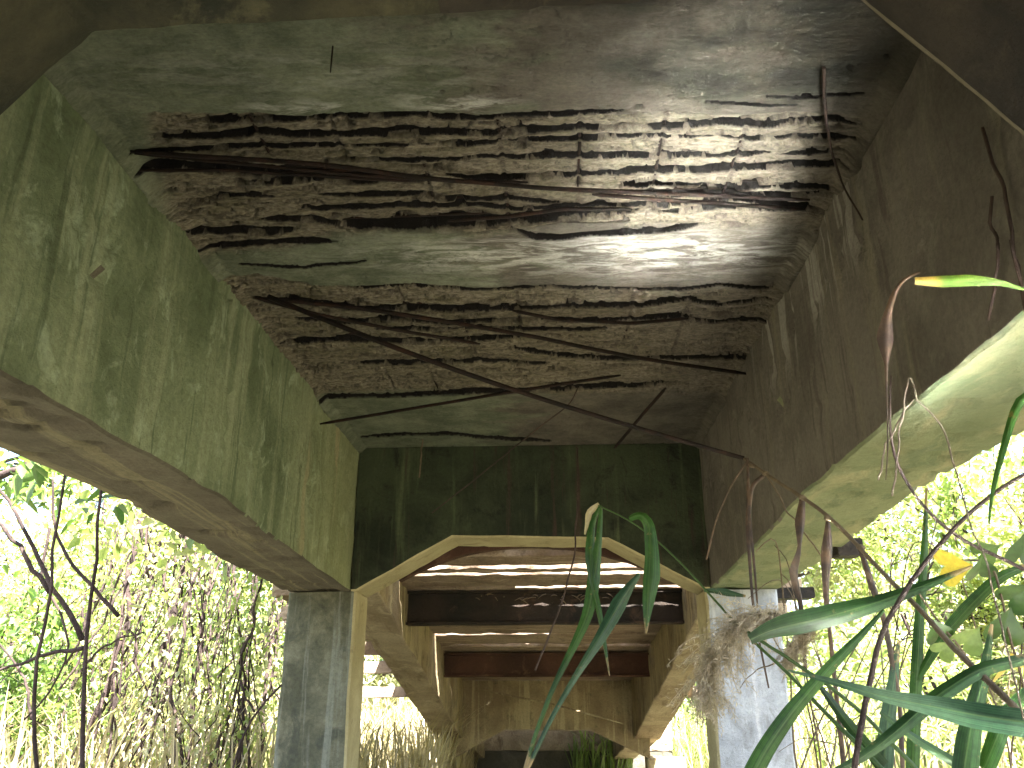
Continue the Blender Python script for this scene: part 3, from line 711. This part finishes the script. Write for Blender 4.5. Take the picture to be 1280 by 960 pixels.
for i, (a, b, c, d) in enumerate(vx):
    lm = [M['leaf_yellowgreen'], M['leaf_pale'], M['leaf_yellowgreen'], M['leaf_mid']][i % 4]
    vine(a, b, c, d, 7.6+2.2*((i*7) % 5)/4, .016 if i % 3 else .028, 460, lm, VL[i], 100+i)
# twig before the left column
t = thing('dry_twig', 'short dark dry twig reaching up to the left column', 'twig', tuple(aty(300, 910, 6.6)*np.array([1, 1, 0])))
V, F = [], []
for pp in ([(268,1180),(290,960),(306,908),(330,878),(352,856)], [(318,890),(308,872),(300,850)]):
    tube_data(wiggle(resample([aty(x, y, 6.6) for x, y in pp], 12), .02, 4, 3), .009, 5, V, F)
mesh_obj('stem', V, F, M['bark_purple'], t, smooth=True)

# ---------------------------------------------------------------- right side: palms, shrubs and trees
def frond(base, d, L, V, F, n=26, droop=.5, w=.03, ll=.35):
    P = [np.array(base, float)]; d = np.array(d, float); d /= np.linalg.norm(d)
    for i in range(n):
        d = d+np.array([0, 0, -droop/n*1.6]); d /= np.linalg.norm(d); P.append(P[-1]+d*L/n)
    P = np.array(P)
    for i in range(3, n):
        T_ = P[i]-P[i-1]; T_ /= np.linalg.norm(T_); sd = np.cross(T_, [0, 0, 1]); sd /= np.linalg.norm(sd)+1e-6
        le = ll*math.sin(math.pi*(i/n)**.7)+.05
        for s in (-1, 1):
            u = sd*s*.8+T_*.55+np.array([0, 0, -.25+random.uniform(-.1, .1)]); u /= np.linalg.norm(u)
            q = P[i]; m = q+u*le*.5+np.array([0, 0, .02]); e = q+u*le+np.array([0, 0, -le*.25]); wv = T_*w*.5
            b = len(V); V += [q-wv*.5, q+wv*.5, m+wv, m-wv, e]; F += [(b, b+1, b+2, b+3), (b+3, b+2, b+4)]
    b = len(V); tube_data(P, np.linspace(.014, .004, n+1), 4, V, F)
def palm(loc, n, L, label, seed, el=(.5, 1.2), mat=None):
    t = thing('palm_plant', label, 'palm', loc, None)
    for i in range(n):
        V, F = [], []; a = 2*math.pi*i/n+random.uniform(-.3, .3); e = random.uniform(*el)
        frond(np.array(loc)+np.array([0, 0, .3]), (math.cos(a)*math.cos(e), math.sin(a)*math.cos(e), math.sin(e)), L*random.uniform(.75, 1.1), V, F, droop=random.uniform(.5, 1.1))
        mesh_obj('frond', V, F, mat or M['palm'], t)
palm((4.4, 8.6, .5), 15, 4.0, 'feathery green palm behind the pale right column', 1)
palm((6.2, 10.0, .8), 15, 4.8, 'large sunlit palm farther right with arching fronds', 2)
palm((4.9, 11.8, .4), 14, 4.0, 'small palm seen low just beside the right column', 3)
palm((5.2, 6.8, .2), 14, 3.4, 'nearest palm low at the right edge', 4)
palm((3.4, 18.5, -.2), 11, 2.6, 'green palm low beyond the far bay on the right', 6, mat=M['leaf_mid'])
tree((9, 18, 0), 11, .2, 3, M['leaf_yellowgreen'], 15000, .19, 'broadleaf_tree', 'pale sunlit tree on the right behind the palms', seed=11)
tree((5.2, 22, 0), 10, .2, 3, M['leaf_pale'], 13000, .19, 'broadleaf_tree', 'whitish tree behind the right column', seed=12)
tree((13, 16, 0), 13, .22, 3, M['leaf_mid'], 14000, .2, 'broadleaf_tree', 'green tree at the far right edge', seed=13)
tree((7.4, 13, 0), 7.5, .12, 3, M['leaf_yellowgreen'], 9000, .13, 'broadleaf_tree', 'slender leafy tree between the palms', seed=14)

def bush(loc, h, lm, label, seed, n=7000, ls=.10, sx=1.0):
    t = thing('leafy_bush', label, 'bush', loc); V, F = [], []; tips = []
    for i in range(5): grow(loc, (rng.normal(0, .35)*sx, rng.normal(0, .35), 1), h*.5, .035, 2, V, F, tips, .6, -.02, 4)
    mesh_obj('stem', V, F, M['bark_purple'], t, smooth=True)
    T_ = np.array(tips); idx = rng.integers(0, len(T_), n); C = T_[idx]+rng.normal(0, .28, (n, 3)); C = C[C[:, 2] > .05]
    C = C[fbm(C[:, 0]*1.6+seed, C[:, 1]*1.6, C[:, 2]*1.6, s=seed, o=3) > -.12]
    V, F = leaves_mesh(C, ls, .5, seed=seed); mesh_obj('foliage', V, F, lm, t)
bush((-5.6, 12.5, 0), 4.5, M['leaf_yellowgreen'], 'yellow-green bush standing behind the vines nearest the mossy column', 41)
bush((-7.6, 12.0, 0), 5.0, M['leaf_pale'], 'pale dusty bush behind the middle of the hanging vines', 42)  # uses the pale leaf colour
bush((-9.4, 13.5, 0), 5.5, M['leaf_yellowgreen'], 'tall bright bush behind the left end of the hanging vines', 43)
bush((-6.6, 9.4, 0), 3.2, M['leaf_mid'], 'low green bush at the foot of the vines', 44)
bush((-10.5, 10, 0), 4.2, M['leaf_yellowgreen'], 'leafy bush low at the left edge behind the dark bare shrub', 45)
bush((-3.9, 14, 0), 4.2, M['leaf_pale'], 'straw-coloured bush seen between the mossy column and the far bay', 46)
bush((5.2, 12, 0), 5.6, M['leaf_yellowgreen'], 'yellow-green bush just right of the pale column', 47, 9000)
bush((7.6, 11.6, 0), 6.4, M['leaf_yellowgreen'], 'tall bright bush under the pale green girder on the right', 48, 10000)
bush((9.6, 12.6, 0), 7.0, M['leaf_pale'], 'tall pale bush filling the right edge', 49, 10000)
bush((6.2, 9.0, 0), 3.4, M['leaf_straw'], 'dry straw-coloured bush low at the right among the palms', 50)
# ground cover and straw (nobody could count it)
def blades(name, n, region, lm, hmin, hmax, w, seed, label=None, lean=.5):
    r = np.random.default_rng(seed); C = region(r, n); n = len(C)
    a = r.uniform(0, 2*np.pi, n); h = r.uniform(hmin, hmax, n); ln = r.uniform(.1, lean, n)*h
    D = np.stack([np.cos(a), np.sin(a), 0*a], 1); Sd = np.stack([-np.sin(a), np.cos(a), 0*a], 1)*w
    Z = np.array([0, 0, 1.0])
    p = [C-Sd, C+Sd]
    for f, g_, ww in ((.4, .12, 1), (.75, .5, .7)):
        m = C+D*(ln*g_)[:, None]+Z*(h*f)[:, None]; p += [m-Sd*ww, m+Sd*ww]
    e = C+D*(ln*1.3)[:, None]+Z*(h*.92)[:, None]; p.append(e)
    V = np.stack(p, 1).reshape(-1, 3); b = np.arange(n)*7
    F = [(i, i+1, i+3, i+2) for i in b]+[(i+2, i+3, i+5, i+4) for i in b]+[(i+4, i+5, i+6) for i in b]
    o = mesh_obj(name, V, F, lm); tag(o, label, None, None, 'stuff'); return o
def reg(x0, x1, y0, y1):
    def f(r, n):
        c = np.stack([r.uniform(x0, x1, n), r.uniform(y0, y1, n), np.zeros(n)], 1)
        k = fbm(c[:, 0]*.8, c[:, 1]*.8, s=5) > -.2; return c[k]
    return f
blades('tall_grass', 6000, reg(-9, -2.7, 7, 18), M['leaf_straw'], .7, 2.0, .012, 1, 'tall dry straw-coloured grass on the left bank')
blades('tall_grass', 5000, reg(-12, -3.0, 9, 24), M['leaf_yellowgreen'], .6, 1.8, .016, 2, 'green grass and weeds on the left bank')
blades('tall_grass', 5000, reg(2.4, 11, 8, 24), M['leaf_yellowgreen'], .6, 1.8, .016, 3, 'green grass on the right bank')
blades('tall_grass', 2500, reg(2.2, 9, 6.5, 18), M['leaf_straw'], .6, 1.9, .012, 4, 'dry grass on the right bank')
blades('tall_grass', 2600, reg(-2.9, -1.6, 10, 20), M['leaf_straw'], .8, 1.7, .012, 6, 'straw under the far bay')
blades('tall_grass', 1800, reg(.2, 1.3, 17, 24), M['leaf_mid'], .6, 1.3, .018, 7, 'green grass beyond the far opening')
# far-off woods as one mass
def woods(name, x0, x1, y0, y1, n, lm, seed, label):
    r = np.random.default_rng(seed); C = np.stack([r.uniform(x0, x1, n), r.uniform(y0, y1, n), r.uniform(0, 1, n)**.8], 1)
    top = 5.5+2.5*fbm(C[:, 0]*.18, C[:, 1]*.12, s=seed); C[:, 2] *= top
    k = fbm(C[:, 0]*.5, C[:, 1]*.5, C[:, 2]*.6, s=seed+2) > -.05; C = C[k]
    V, F = leaves_mesh(C, .32, .5, seed=seed); o = mesh_obj(name, V, F, lm); tag(o, label, None, None, 'stuff')
woods('distant_woods', -34, -7, 24, 40, 30000, M['leaf_mid'], 31, 'distant woods beyond the left bank')
woods('distant_woods', 7, 34, 24, 40, 30000, M['leaf_yellowgreen'], 32, 'distant woods beyond the right bank')
woods('distant_woods', -8, 8, 30, 42, 22000, M['leaf_mid'], 33, 'distant woods beyond the end of the bridge')

# ---------------------------------------------------------------- foreground reeds, traced in the photo and set at their own depths
def blade(name, pts, wpx, mat, parent, fold=.25, n=22, tipattr=False, twist=0):
    """pts: (px,py,Y); wpx: widths in px along it"""
    P3 = np.array([aty(x, y, Y) for x, y, Y in pts]); P = resample(P3, n)
    s = np.linspace(0, 1, n); Wp = np.interp(s, np.linspace(0, 1, len(wpx)), wpx)
    W = Wp/FPX*np.linalg.norm(P-CAMP, axis=1)
    T_ = np.gradient(P, axis=0); T_ /= np.linalg.norm(T_, axis=1)[:, None]
    view = P-CAMP; view /= np.linalg.norm(view, axis=1)[:, None]
    Sd = np.cross(T_, view); Sd /= np.linalg.norm(Sd, axis=1)[:, None]; N = np.cross(Sd, T_)
    ang = twist*s+.35*np.sin(s*5+P[0, 0]*7); Sx = Sd*np.cos(ang)[:, None]+N*np.sin(ang)[:, None]; Nx = -Sd*np.sin(ang)[:, None]+N*np.cos(ang)[:, None]
    rows = []
    for u in (-1, -.5, 0, .5, 1):
        rows.append(P+Sx*(W*u/2)[:, None]+Nx*(W*fold*abs(u))[:, None])
    V = np.stack(rows, 1).reshape(-1, 3); F = []
    for i in range(n-1):
        for j in range(4): F.append((i*5+j, i*5+j+1, (i+1)*5+j+1, (i+1)*5+j))
    o = mesh_obj(name, V, F, mat, parent, smooth=True)
    a = o.data.attributes.new('across', 'FLOAT', 'POINT'); a.data.foreach_set('value', np.tile(np.array([-1, -.5, 0, .5, 1]), n).astype(np.float32))
    a = o.data.attributes.new('along', 'FLOAT', 'POINT'); a.data.foreach_set('value', np.repeat(s*np.linalg.norm(np.diff(P, axis=0), axis=1).sum()*1.0, 5).astype(np.float32))
    a = o.data.attributes.new('frac', 'FLOAT', 'POINT'); a.data.foreach_set('value', np.repeat(s, 5).astype(np.float32))
    if tipattr:
        a = o.data.attributes.new('tip', 'FLOAT', 'POINT'); a.data.foreach_set('value', np.repeat(sst(.72, .86, s), 5).astype(np.float32))
    return o
def stem(name, pts, r, mat, parent, n=40, wig=.008, seed=0):
    P = wiggle(resample([aty(x, y, Y) for x, y, Y in pts], n), wig, 7, seed); V, F = tube_data(P, r if np.isscalar(r) else np.interp(np.linspace(0, 1, n), np.linspace(0, 1, len(r)), r), 7)
    return mesh_obj(name, V, F, mat, parent, smooth=True)
def root_at(x, Y): p = aty(x, 960, Y); return (float(p[0]), float(p[1]), 0.0)

# 1 long dry cane slanting across, with withered leaves
t = thing('reed_cane', 'long thin dry cane slanting across the underside to the right edge, withered leaves dangling', 'reed', root_at(1500, 2.2))
a0 = atz(336, 371, 3.60)
b0 = aty(930, 573, 3.5); P = np.array([a0+(b0-a0)*u+np.array([0, 0, -.05*math.sin(math.pi*u)]) for u in np.linspace(0, 1, 40)]); V, F = tube_data(P, np.linspace(.015, .0095, 40), 6); mesh_obj('dark_cane_end', V, F, M['rust'], t, smooth=True)  # near-black colour paints the shade on this end of the cane
stem('cane', [(930,573,3.5),(965,598,3.3),(1003,622,3.15),(1035,646,3.05),(1075,684,2.95),(1130,740,2.8),(1180,800,2.6),(1290,905,2.3),(1500,1150,2.2)], [.0065, .008, .011], M['stem_dry'], t)
for i, (x, y, Y) in enumerate(((939,581,3.45),(957,592,3.35),(1003,622,3.15),(1035,648,3.05),(1076,684,2.95))):
    p = aty(x, y, Y); V, F = tube_data([p+np.array([-.012, 0, .004]), p, p+np.array([.012, 0, -.006])], [.008, .012, .008], 7); mesh_obj('cane_joint', V, F, M['stem_dry'], t, smooth=True)
DL = [([(934,572,3.45),(936,620,3.43),(938,680,3.4),(942,750,3.4),(950,800,3.4),(962,860,3.4)], [3,4,8,6,5,4,3]),
      ([(957,592,3.35),(940,606,3.35),(938,640,3.35),(943,690,3.35),(948,760,3.34)], [5,6,6,4,3]),
      ([(1003,622,3.15),(1002,660,3.14),(1000,700,3.13),(994,716,3.12),(1003,750,3.12),(1006,800,3.1),(1010,850,3.1)], [6,13,5,14,8,7,6,3]),
      ([(1035,648,3.05),(1037,690,3.04),(1034,740,3.03),(1040,800,3.0),(1046,860,3.0),(1054,930,2.98),(1060,980,2.98)], [4,15,9,6,6,6,7,8]),
      ([(1076,684,2.95),(1088,720,2.93),(1106,770,2.9),(1118,830,2.9),(1126,880,2.9),(1130,940,2.9),(1132,990,2.9)], [6,9,7,7,5,7,6]),
      ([(935,575,3.45),(915,606,3.5),(896,650,3.6),(884,700,3.7)], [2.5,2.5,3,3])]
for pp, ww in DL: blade('withered_leaf', pp, ww, M['leaf_brown'], t, .4, 26, twist=1.2)
stem('side_twig', [(957,592,3.35),(985,640,3.3),(1000,660,3.28),(1030,700,3.25)], .003, M['stem_dry'], t)

# 2 folded green reed in the middle
t = thing('reed_plant', 'green reed with broken folded leaves hanging before the far opening', 'reed', root_at(1300, 2.6))
stem('stem', [(748,632,3.3),(790,650,3.25),(840,692,3.2),(880,738,3.15),(935,792,3.05),(1010,870,2.95),(1100,960,2.8),(1260,1120,2.65)], [.003, .004, .007, .009], M['reed_green'], t)
blade('leaf', [(752,632,3.3),(742,650,3.3),(738,690,3.28),(740,730,3.27),(748,765,3.26),(756,810,3.26),(762,845,3.26)], [4,10,13,8,7,5,1], M['reed_green'], t, .5, 26)
blade('leaf', [(752,634,3.3),(750,670,3.29),(744,720,3.28),(735,770,3.27),(715,810,3.26),(690,860,3.25),(668,920,3.25),(655,965,3.25)], [4,9,16,13,9,6,5,4], M['reed_green'], t, .3, 30)
blade('dry_leaf_base', [(750,632,3.31),(736,640,3.31),(731,668,3.31)], [8,8,2], M['leaf_straw'], t, .3, 10)
blade('leaf', [(786,648,3.22),(800,640,3.2),(812,652,3.2),(813,690,3.19),(810,740,3.18),(808,792,3.18)], [7,13,17,22,13,2], M['reed_green'], t, .45, 24)
blade('leaf', [(800,718,3.1),(782,742,3.1),(755,788,3.08),(720,842,3.06),(690,895,3.05),(656,970,3.04)], [5,19,14,9,6,5,4], M['reed_blue'], t, .4, 26)
blade('leaf', [(880,738,3.15),(905,740,3.12),(932,745,3.1)], [4,9,3], M['reed_blue'], t, .2, 10)

# 3 hanging thin strands below the slab
t = thing('dry_strand', 'thin dry strand slanting before the dark cross beam', 'stem', tuple(aty(540, 640, 6.2)*np.array([1, 1, 0])))
stem('stem', [(722,485,5.4),(716,502,5.5),(650,553,5.8),(590,602,6.1),(540,641,6.4)], .005, M['stem_dark'], t)
t = thing('dangling_reed', 'thin straight stem hanging past the far opening, left of the green reed', 'stem', tuple(aty(670, 835, 4.2)*np.array([1, 1, 0])))
stem('stem', [(722,560,4.6),(722,620,4.4),(719,690,4.3),(700,760,4.2),(684,800,4.2),(669,838,4.2)], .0045, M['stem_dark'], t)
t = thing('root_tuft', 'short pale root hanging from the slab edge over the dark cross beam', 'root', tuple(aty(524, 595, 7.0)*np.array([1, 1, 0])))
stem('stem', [(530,535,6.9),(527,560,6.95),(524,597,7.0)], .007, M['stem_dry'], t)
t = thing('climbing_root', 'dark curved root running down over the slab corner at the upper right', 'root', tuple(aty(1075, 275, 3.0)*np.array([1, 1, 0])))
P = [atz(1030, 85, 3.655), atz(1030, 130, 3.65), atz(1038, 185, 3.645), aty(1052, 225, 3.0), aty(1078, 275, 2.95)]
V, F = tube_data(wiggle(resample(P, 24), .012, 6, 3), np.linspace(.007, .0035, 24), 6); mesh_obj('stem', V, F, M['stem_dark'], t, smooth=True)
t = thing('climbing_root', 'crooked dark root on the brown girder near the right edge', 'root', tuple(aty(1240, 340, 2.1)*np.array([1, 1, 0])))
V, F = [], []
for pp in ([(1240,245),(1238,285),(1246,310),(1243,350),(1236,400)], [(1228,160),(1250,230),(1262,290),(1272,345),(1285,400)]):
    P = [at(x, y, 0, XR-.03) for x, y in pp]; tube_data(wiggle(resample(P, 20), .012, 6, 9), .005, 6, V, F)
mesh_obj('stem', V, F, M['stem_dark'], t, smooth=True)

# 4 yellow-tipped blade and its withered neighbour at the right wall
t = thing('reed_plant', 'reed with a yellow-tipped green blade pointing left over the brown girder', 'reed', root_at(1700, 1.7))
stem('stem', [(1262,300,1.72),(1270,340,1.72),(1282,380,1.7),(1330,520,1.7),(1420,760,1.7),(1600,1100,1.7)], [.002, .003, .006], M['stem_dark'], t)
blade('leaf', [(1280,362,1.7),(1250,354,1.7),(1210,350,1.69),(1170,351,1.68),(1144,351,1.68)], [3,8,13,14,8], M['reed_tip'], t, .2, 24, tipattr=True)
blade('withered_leaf', [(1262,300,1.72),(1200,342,1.7),(1150,340,1.7),(1128,348,1.7),(1116,370,1.7),(1110,395,1.7),(1108,470,1.7),(1110,560,1.7),(1107,600,1.7)][2:], [3,5,8,20,4,2,1.6,1.6,1], M['leaf_brown'], t, .4, 40)
# 5 fine bent grass stems
t = thing('bent_grass_stem', 'fine bent grass stem hooked over beside the brown girder', 'grass', root_at(1300, 1.9))
stem('stem', [(1115,620,1.9),(1125,540,1.9),(1130,490,1.9),(1136,468,1.9),(1144,490,1.9),(1146,502,1.9)], .0022, M['twig'], t)
stem('stem', [(1146,500,1.9),(1165,515,1.9),(1182,540,1.9),(1190,580,1.9),(1230,700,1.9),(1280,900,1.9)], .0022, M['twig'], t)
stem('stem', [(1098,600,1.9),(1105,560,1.9),(1128,516,1.9),(1142,500,1.9)], .002, M['twig'], t)
# 6 arching dark stems crossing the right
t = thing('woody_stem', 'dark woody stem curving up across the right to the frame edge', 'stem', root_at(1060, 2.4))
stem('stem', [(1058,1150,2.4),(1066,960,2.4),(1082,870,2.4),(1105,780,2.4),(1140,720,2.4),(1200,650,2.38),(1245,612,2.35),(1290,588,2.3),(1400,540,2.3)], [.008, .008, .006, .005], M['bark_purple'], t)
t = thing('woody_stem', 'dark bowed stem crossing behind the other in the right corner', 'stem', root_at(1500, 2.6))
stem('stem', [(1114,470,2.6),(1110,540,2.6),(1122,590,2.6),(1150,632,2.6),(1200,672,2.6),(1260,704,2.6),(1300,722,2.6),(1480,900,2.6)], [.003, .005, .006, .006], M['bark_purple'], t)
t = thing('woody_stem', 'reddish thin stem running down to the lower right corner', 'stem', root_at(1420, 2.9))
stem('stem', [(1135,720,2.9),(1160,760,2.9),(1190,800,2.9),(1240,860,2.9),(1300,910,2.9),(1420,1000,2.9)], [.003, .005, .006], M['stem_dry'], t)

# 7 broad blades
t = thing('giant_reed', 'giant reed with broad dark blade rising right from the plume', 'reed', root_at(900, 2.7))
stem('stem', [(1240,1100,2.6),(1130,940,2.65),(1040,860,2.7),(975,818,2.75),(935,790,2.8)], [.007, .006, .005], M['reed_dark'], t)
blade('leaf', [(938,800,2.75),(960,788,2.75),(1020,775,2.72),(1100,752,2.7),(1165,728,2.68),(1215,708,2.65)], [12,28,24,17,11,3], M['reed_dark'], t, .18, 30)
t = thing('giant_reed', 'long narrow green blade arching down to the bottom edge beside the pale column', 'reed', root_at(930, 2.3))
blade('leaf', [(1105,762,2.3),(1085,785,2.3),(1040,832,2.28),(990,890,2.26),(955,940,2.25),(920,1010,2.25),(890,1120,2.25)], [3,10,15,19,21,20,16], M['reed_green'], t, .2, 34)
t = thing('giant_reed', 'broad bluish blade reaching right across the lower right corner', 'reed', root_at(1450, 2.0))
blade('leaf', [(985,838,2.2),(1040,852,2.18),(1100,870,2.15),(1170,884,2.1),(1230,896,2.05),(1300,905,2.0),(1450,930,2.0)], [2,9,16,26,29,30,28], M['reed_blue'], t, .16, 34)
t = thing('giant_reed', 'tall upright reed stalk standing behind the crossed stems', 'reed', root_at(1142, 3.1))
blade('leaf', [(1135,1150,3.1),(1140,960,3.1),(1146,850,3.1),(1150,780,3.1),(1156,700,3.1),(1158,610,3.1)], [10,14,13,12,9,2], M['reed_green'], t, .25, 30)
blade('leaf', [(1146,850,3.1),(1175,800,3.08),(1210,760,3.05),(1250,720,3.0),(1290,705,3.0)], [6,12,14,12,6], M['reed_green'], t, .2, 22)
t = thing('giant_reed', 'pale greyish reed blade standing at the bottom between the crossing leaves', 'reed', root_at(1100, 2.9))
blade('leaf', [(1098,1100,2.9),(1104,960,2.9),(1110,900,2.9),(1118,850,2.9),(1124,800,2.9)], [14,16,18,14,3], M['reed_blue'], t, .2, 22)
blade('leaf', [(1104,960,2.9),(1060,905,2.9),(1020,850,2.9),(1002,838,2.9)], [16,13,8,2], M['reed_dark'], t, .2, 22)
t = thing('giant_reed', 'reed with a dark sheaf of blades filling the bottom right corner', 'reed', root_at(1210, 2.5))
blade('leaf', [(1190,1100,2.5),(1205,960,2.5),(1215,900,2.5),(1232,840,2.5),(1240,780,2.5)], [24,26,24,15,3], M['reed_dark'], t, .2, 22)
blade('leaf', [(1020,975,2.45),(1075,950,2.45),(1120,915,2.45),(1170,870,2.45),(1225,835,2.45),(1300,820,2.45)], [4,10,15,17,14,10], M['reed_dark'], t, .2, 26)
blade('leaf', [(1230,960,2.5),(1255,900,2.5),(1280,870,2.5),(1310,850,2.5)], [18,18,14,8], M['reed_green'], t, .2, 18)
blade('leaf', [(1100,890,2.6),(1140,920,2.6),(1180,945,2.6),(1240,985,2.6)], [4,9,10,9], M['reed_dark'], t, .2, 18)
t = thing('giant_reed', 'upright green blade against the bright gap at the right edge', 'reed', root_at(1420, 2.1))
blade('leaf', [(1236,655,2.1),(1237,620,2.1),(1250,575,2.1),(1262,530,2.1),(1272,495,2.1),(1290,480,2.1),(1320,560,2.1),(1420,960,2.1)], [2,7,10,14,12,12,16,18], M['reed_green'], t, .2, 34)

# 8 climbing plant with heart shaped leaves at the right edge
def heart(parent, x, y, Y, s, mat, rot, tilt):
    o2 = []; n = 22
    for i in range(n):
        a = 2*math.pi*i/n; hx = 16*math.sin(a)**3/17; hy = (13*math.cos(a)-5*math.cos(2*a)-2*math.cos(3*a)-math.cos(4*a))/17
        o2.append((hx, hy))
    c = aty(x, y, Y); V = [c]; sc = s/FPX*np.linalg.norm(c-CAMP)/2
    u = _R*math.cos(rot)+_U*math.sin(rot); v = -_R*math.sin(rot)+_U*math.cos(rot); v = v*math.cos(tilt)+_F*math.sin(tilt); nn = np.cross(u, v)
    for rr in (.5, 1.0):
        for hx, hy in o2: V.append(c+u*hx*sc*rr+v*hy*sc*rr+nn*abs(hx)*sc*.25*rr-nn*max(0, -hy)*sc*.2*rr)
    F = [(0, 1+i, 1+(i+1) % n) for i in range(n)]+[(1+i, 1+n+i, 1+n+(i+1) % n, 1+(i+1) % n) for i in range(n)]
    mesh_obj('leaf', V, F, mat, parent, smooth=True)
t = thing('climbing_plant', 'climbing plant with green and yellow heart-shaped leaves at the right edge', 'vine', root_at(1330, 2.9))
stem('stem', [(1340,1100,2.9),(1290,900,2.9),(1262,800,2.9),(1250,740,2.9),(1240,700,2.9),(1185,700,2.9)], .004, M['stem_dry'], t)
for (x, y, s, m, r, ti) in ((1255,785,48,'heart',2.9,.3),(1270,745,44,'heart',2.4,.5),(1262,832,56,'leaf_yellow',3.6,.9),(1190,708,46,'leaf_yellow',1.9,1.0),(1225,712,40,'heart',3.3,.7),(1210,800,40,'leaf_mid',2.6,.5),(1172,790,34,'heart',3.5,.4),(1232,690,34,'leaf_mid',2.2,.6),(1276,690,40,'heart',3.0,.2),(1180,812,30,'leaf_mid',2.4,.5)):
    heart(t, x, y, 2.9, s, M[m], r, ti)

# 9 feathery plumes
def plume(label, path, n, L, seed, spread):
    r = np.random.default_rng(seed); t = thing('reed_plume', label, 'reed plume', root_at(path[0][0]+60, path[0][2]))
    P = resample([aty(x, y, Y) for x, y, Y in path], 30); V, F = tube_data(P, np.linspace(.006, .002, 30), 5); mesh_obj('rachis', V, F, M['stem_dry'], t, smooth=True)
    V = []; F = []; T_ = np.gradient(P, axis=0); T_ /= np.linalg.norm(T_, axis=1)[:, None]
    for i in range(n):
        k = int(r.uniform(0, 1)*24)+1; q = P[k]; s_ = k/29; ll = L*(.55+.6*math.sin(math.pi*min(1, s_*.8+.1)))*r.uniform(.5, 1.2)
        d = T_[k]*.7+r.normal(0, spread, 3)+np.array([0, 0, -.1]); d /= np.linalg.norm(d); pts = [q]
        for j in range(8):
            d = d+np.array([0, 0, -.16])+r.normal(0, .12, 3); d /= np.linalg.norm(d); pts.append(pts[-1]+d*ll/8)
        pts = np.array(pts); tube_data(pts, .0009, 3, V, F)
        for j in range(46):
            a = r.uniform(0, 8); m0 = int(a); p0 = pts[m0]+(pts[min(8, m0+1)]-pts[m0])*(a-m0)
            h = d*.5+r.normal(0, .55, 3); h /= np.linalg.norm(h); l_ = r.uniform(.012, .03); sd = np.cross(h, r.normal(0, 1, 3)); sd /= np.linalg.norm(sd)+1e-6; w_ = r.uniform(.0006, .0017)
            b = len(V); V += [p0-sd*w_*.4, p0+h*l_*.5+sd*w_, p0+h*l_, p0+h*l_*.5-sd*w_]; F += [(b, b+1, b+2, b+3)]
    o = mesh_obj('plume_hairs', V, F, M['plume'], t); o['kind'] = 'stuff'
plume('drooping grey-brown feathery plume in front of the pale right column', [(985,772,3.0),(950,764,3.02),(915,782,3.05),(890,815,3.08),(878,858,3.1),(872,895,3.1)], 300, .16, 1, .50)
plume('smaller feathery plume hanging right of the larger one', [(1022,782,3.05),(1012,782,3.05),(1002,792,3.07),(992,812,3.08),(985,828,3.08)], 110, .09, 2, .50)

# a tangle of thin dry stalks at the lower right, each its own
ST = ['first', 'second', 'third', 'fourth', 'fifth', 'sixth', 'seventh', 'eighth', 'ninth', 'tenth']
xs_ = sorted(random.uniform(990, 1275) for _ in range(20))
for i, xb in enumerate(xs_):
    Y = random.uniform(3.0, 5.0); lean = random.uniform(-90, 110); top = random.uniform(600, 800)
    t = thing('dry_stalk', 'thin dry stalk at lower right, %s from %s' % (ST[i % 10], 'the pale column' if i < 10 else 'the tangle middle rightwards'), 'stalk', root_at(xb, Y), 'thin dry stalks tangled at the lower right')
    m = [M['twig'], M['stem_dry'], M['stem_dark'], M['reed_green']][i % 4] if i % 4 != 3 else M['stem_dry']
    P0 = np.array(root_at(xb, Y)); a_ = aty(xb, 960, Y); b_ = aty(xb+lean*.5, (960+top)/2, Y); c_ = aty(xb+lean*1.2, top, Y-.1); d_ = aty(xb+lean*1.5+random.uniform(-25, 25), top+random.uniform(-10, 60), Y-.15)
    P = wiggle(resample([P0, a_, b_, c_, d_], 40), .03, 6, i); V, F = tube_data(P, np.linspace(.007, .0022, 40), 5); mesh_obj('stem', V, F, m, t, smooth=True)
    q = P[28]; e = q+np.array([random.uniform(-.3, .3), 0, random.uniform(-.25, .05)])
    V, F = tube_data(wiggle(resample([q, (q+e)/2+np.array([0, 0, .04]), e], 10), .02, 5, i), np.linspace(.003, .001, 10), 4); mesh_obj('side_twig', V, F, m, t, smooth=True)
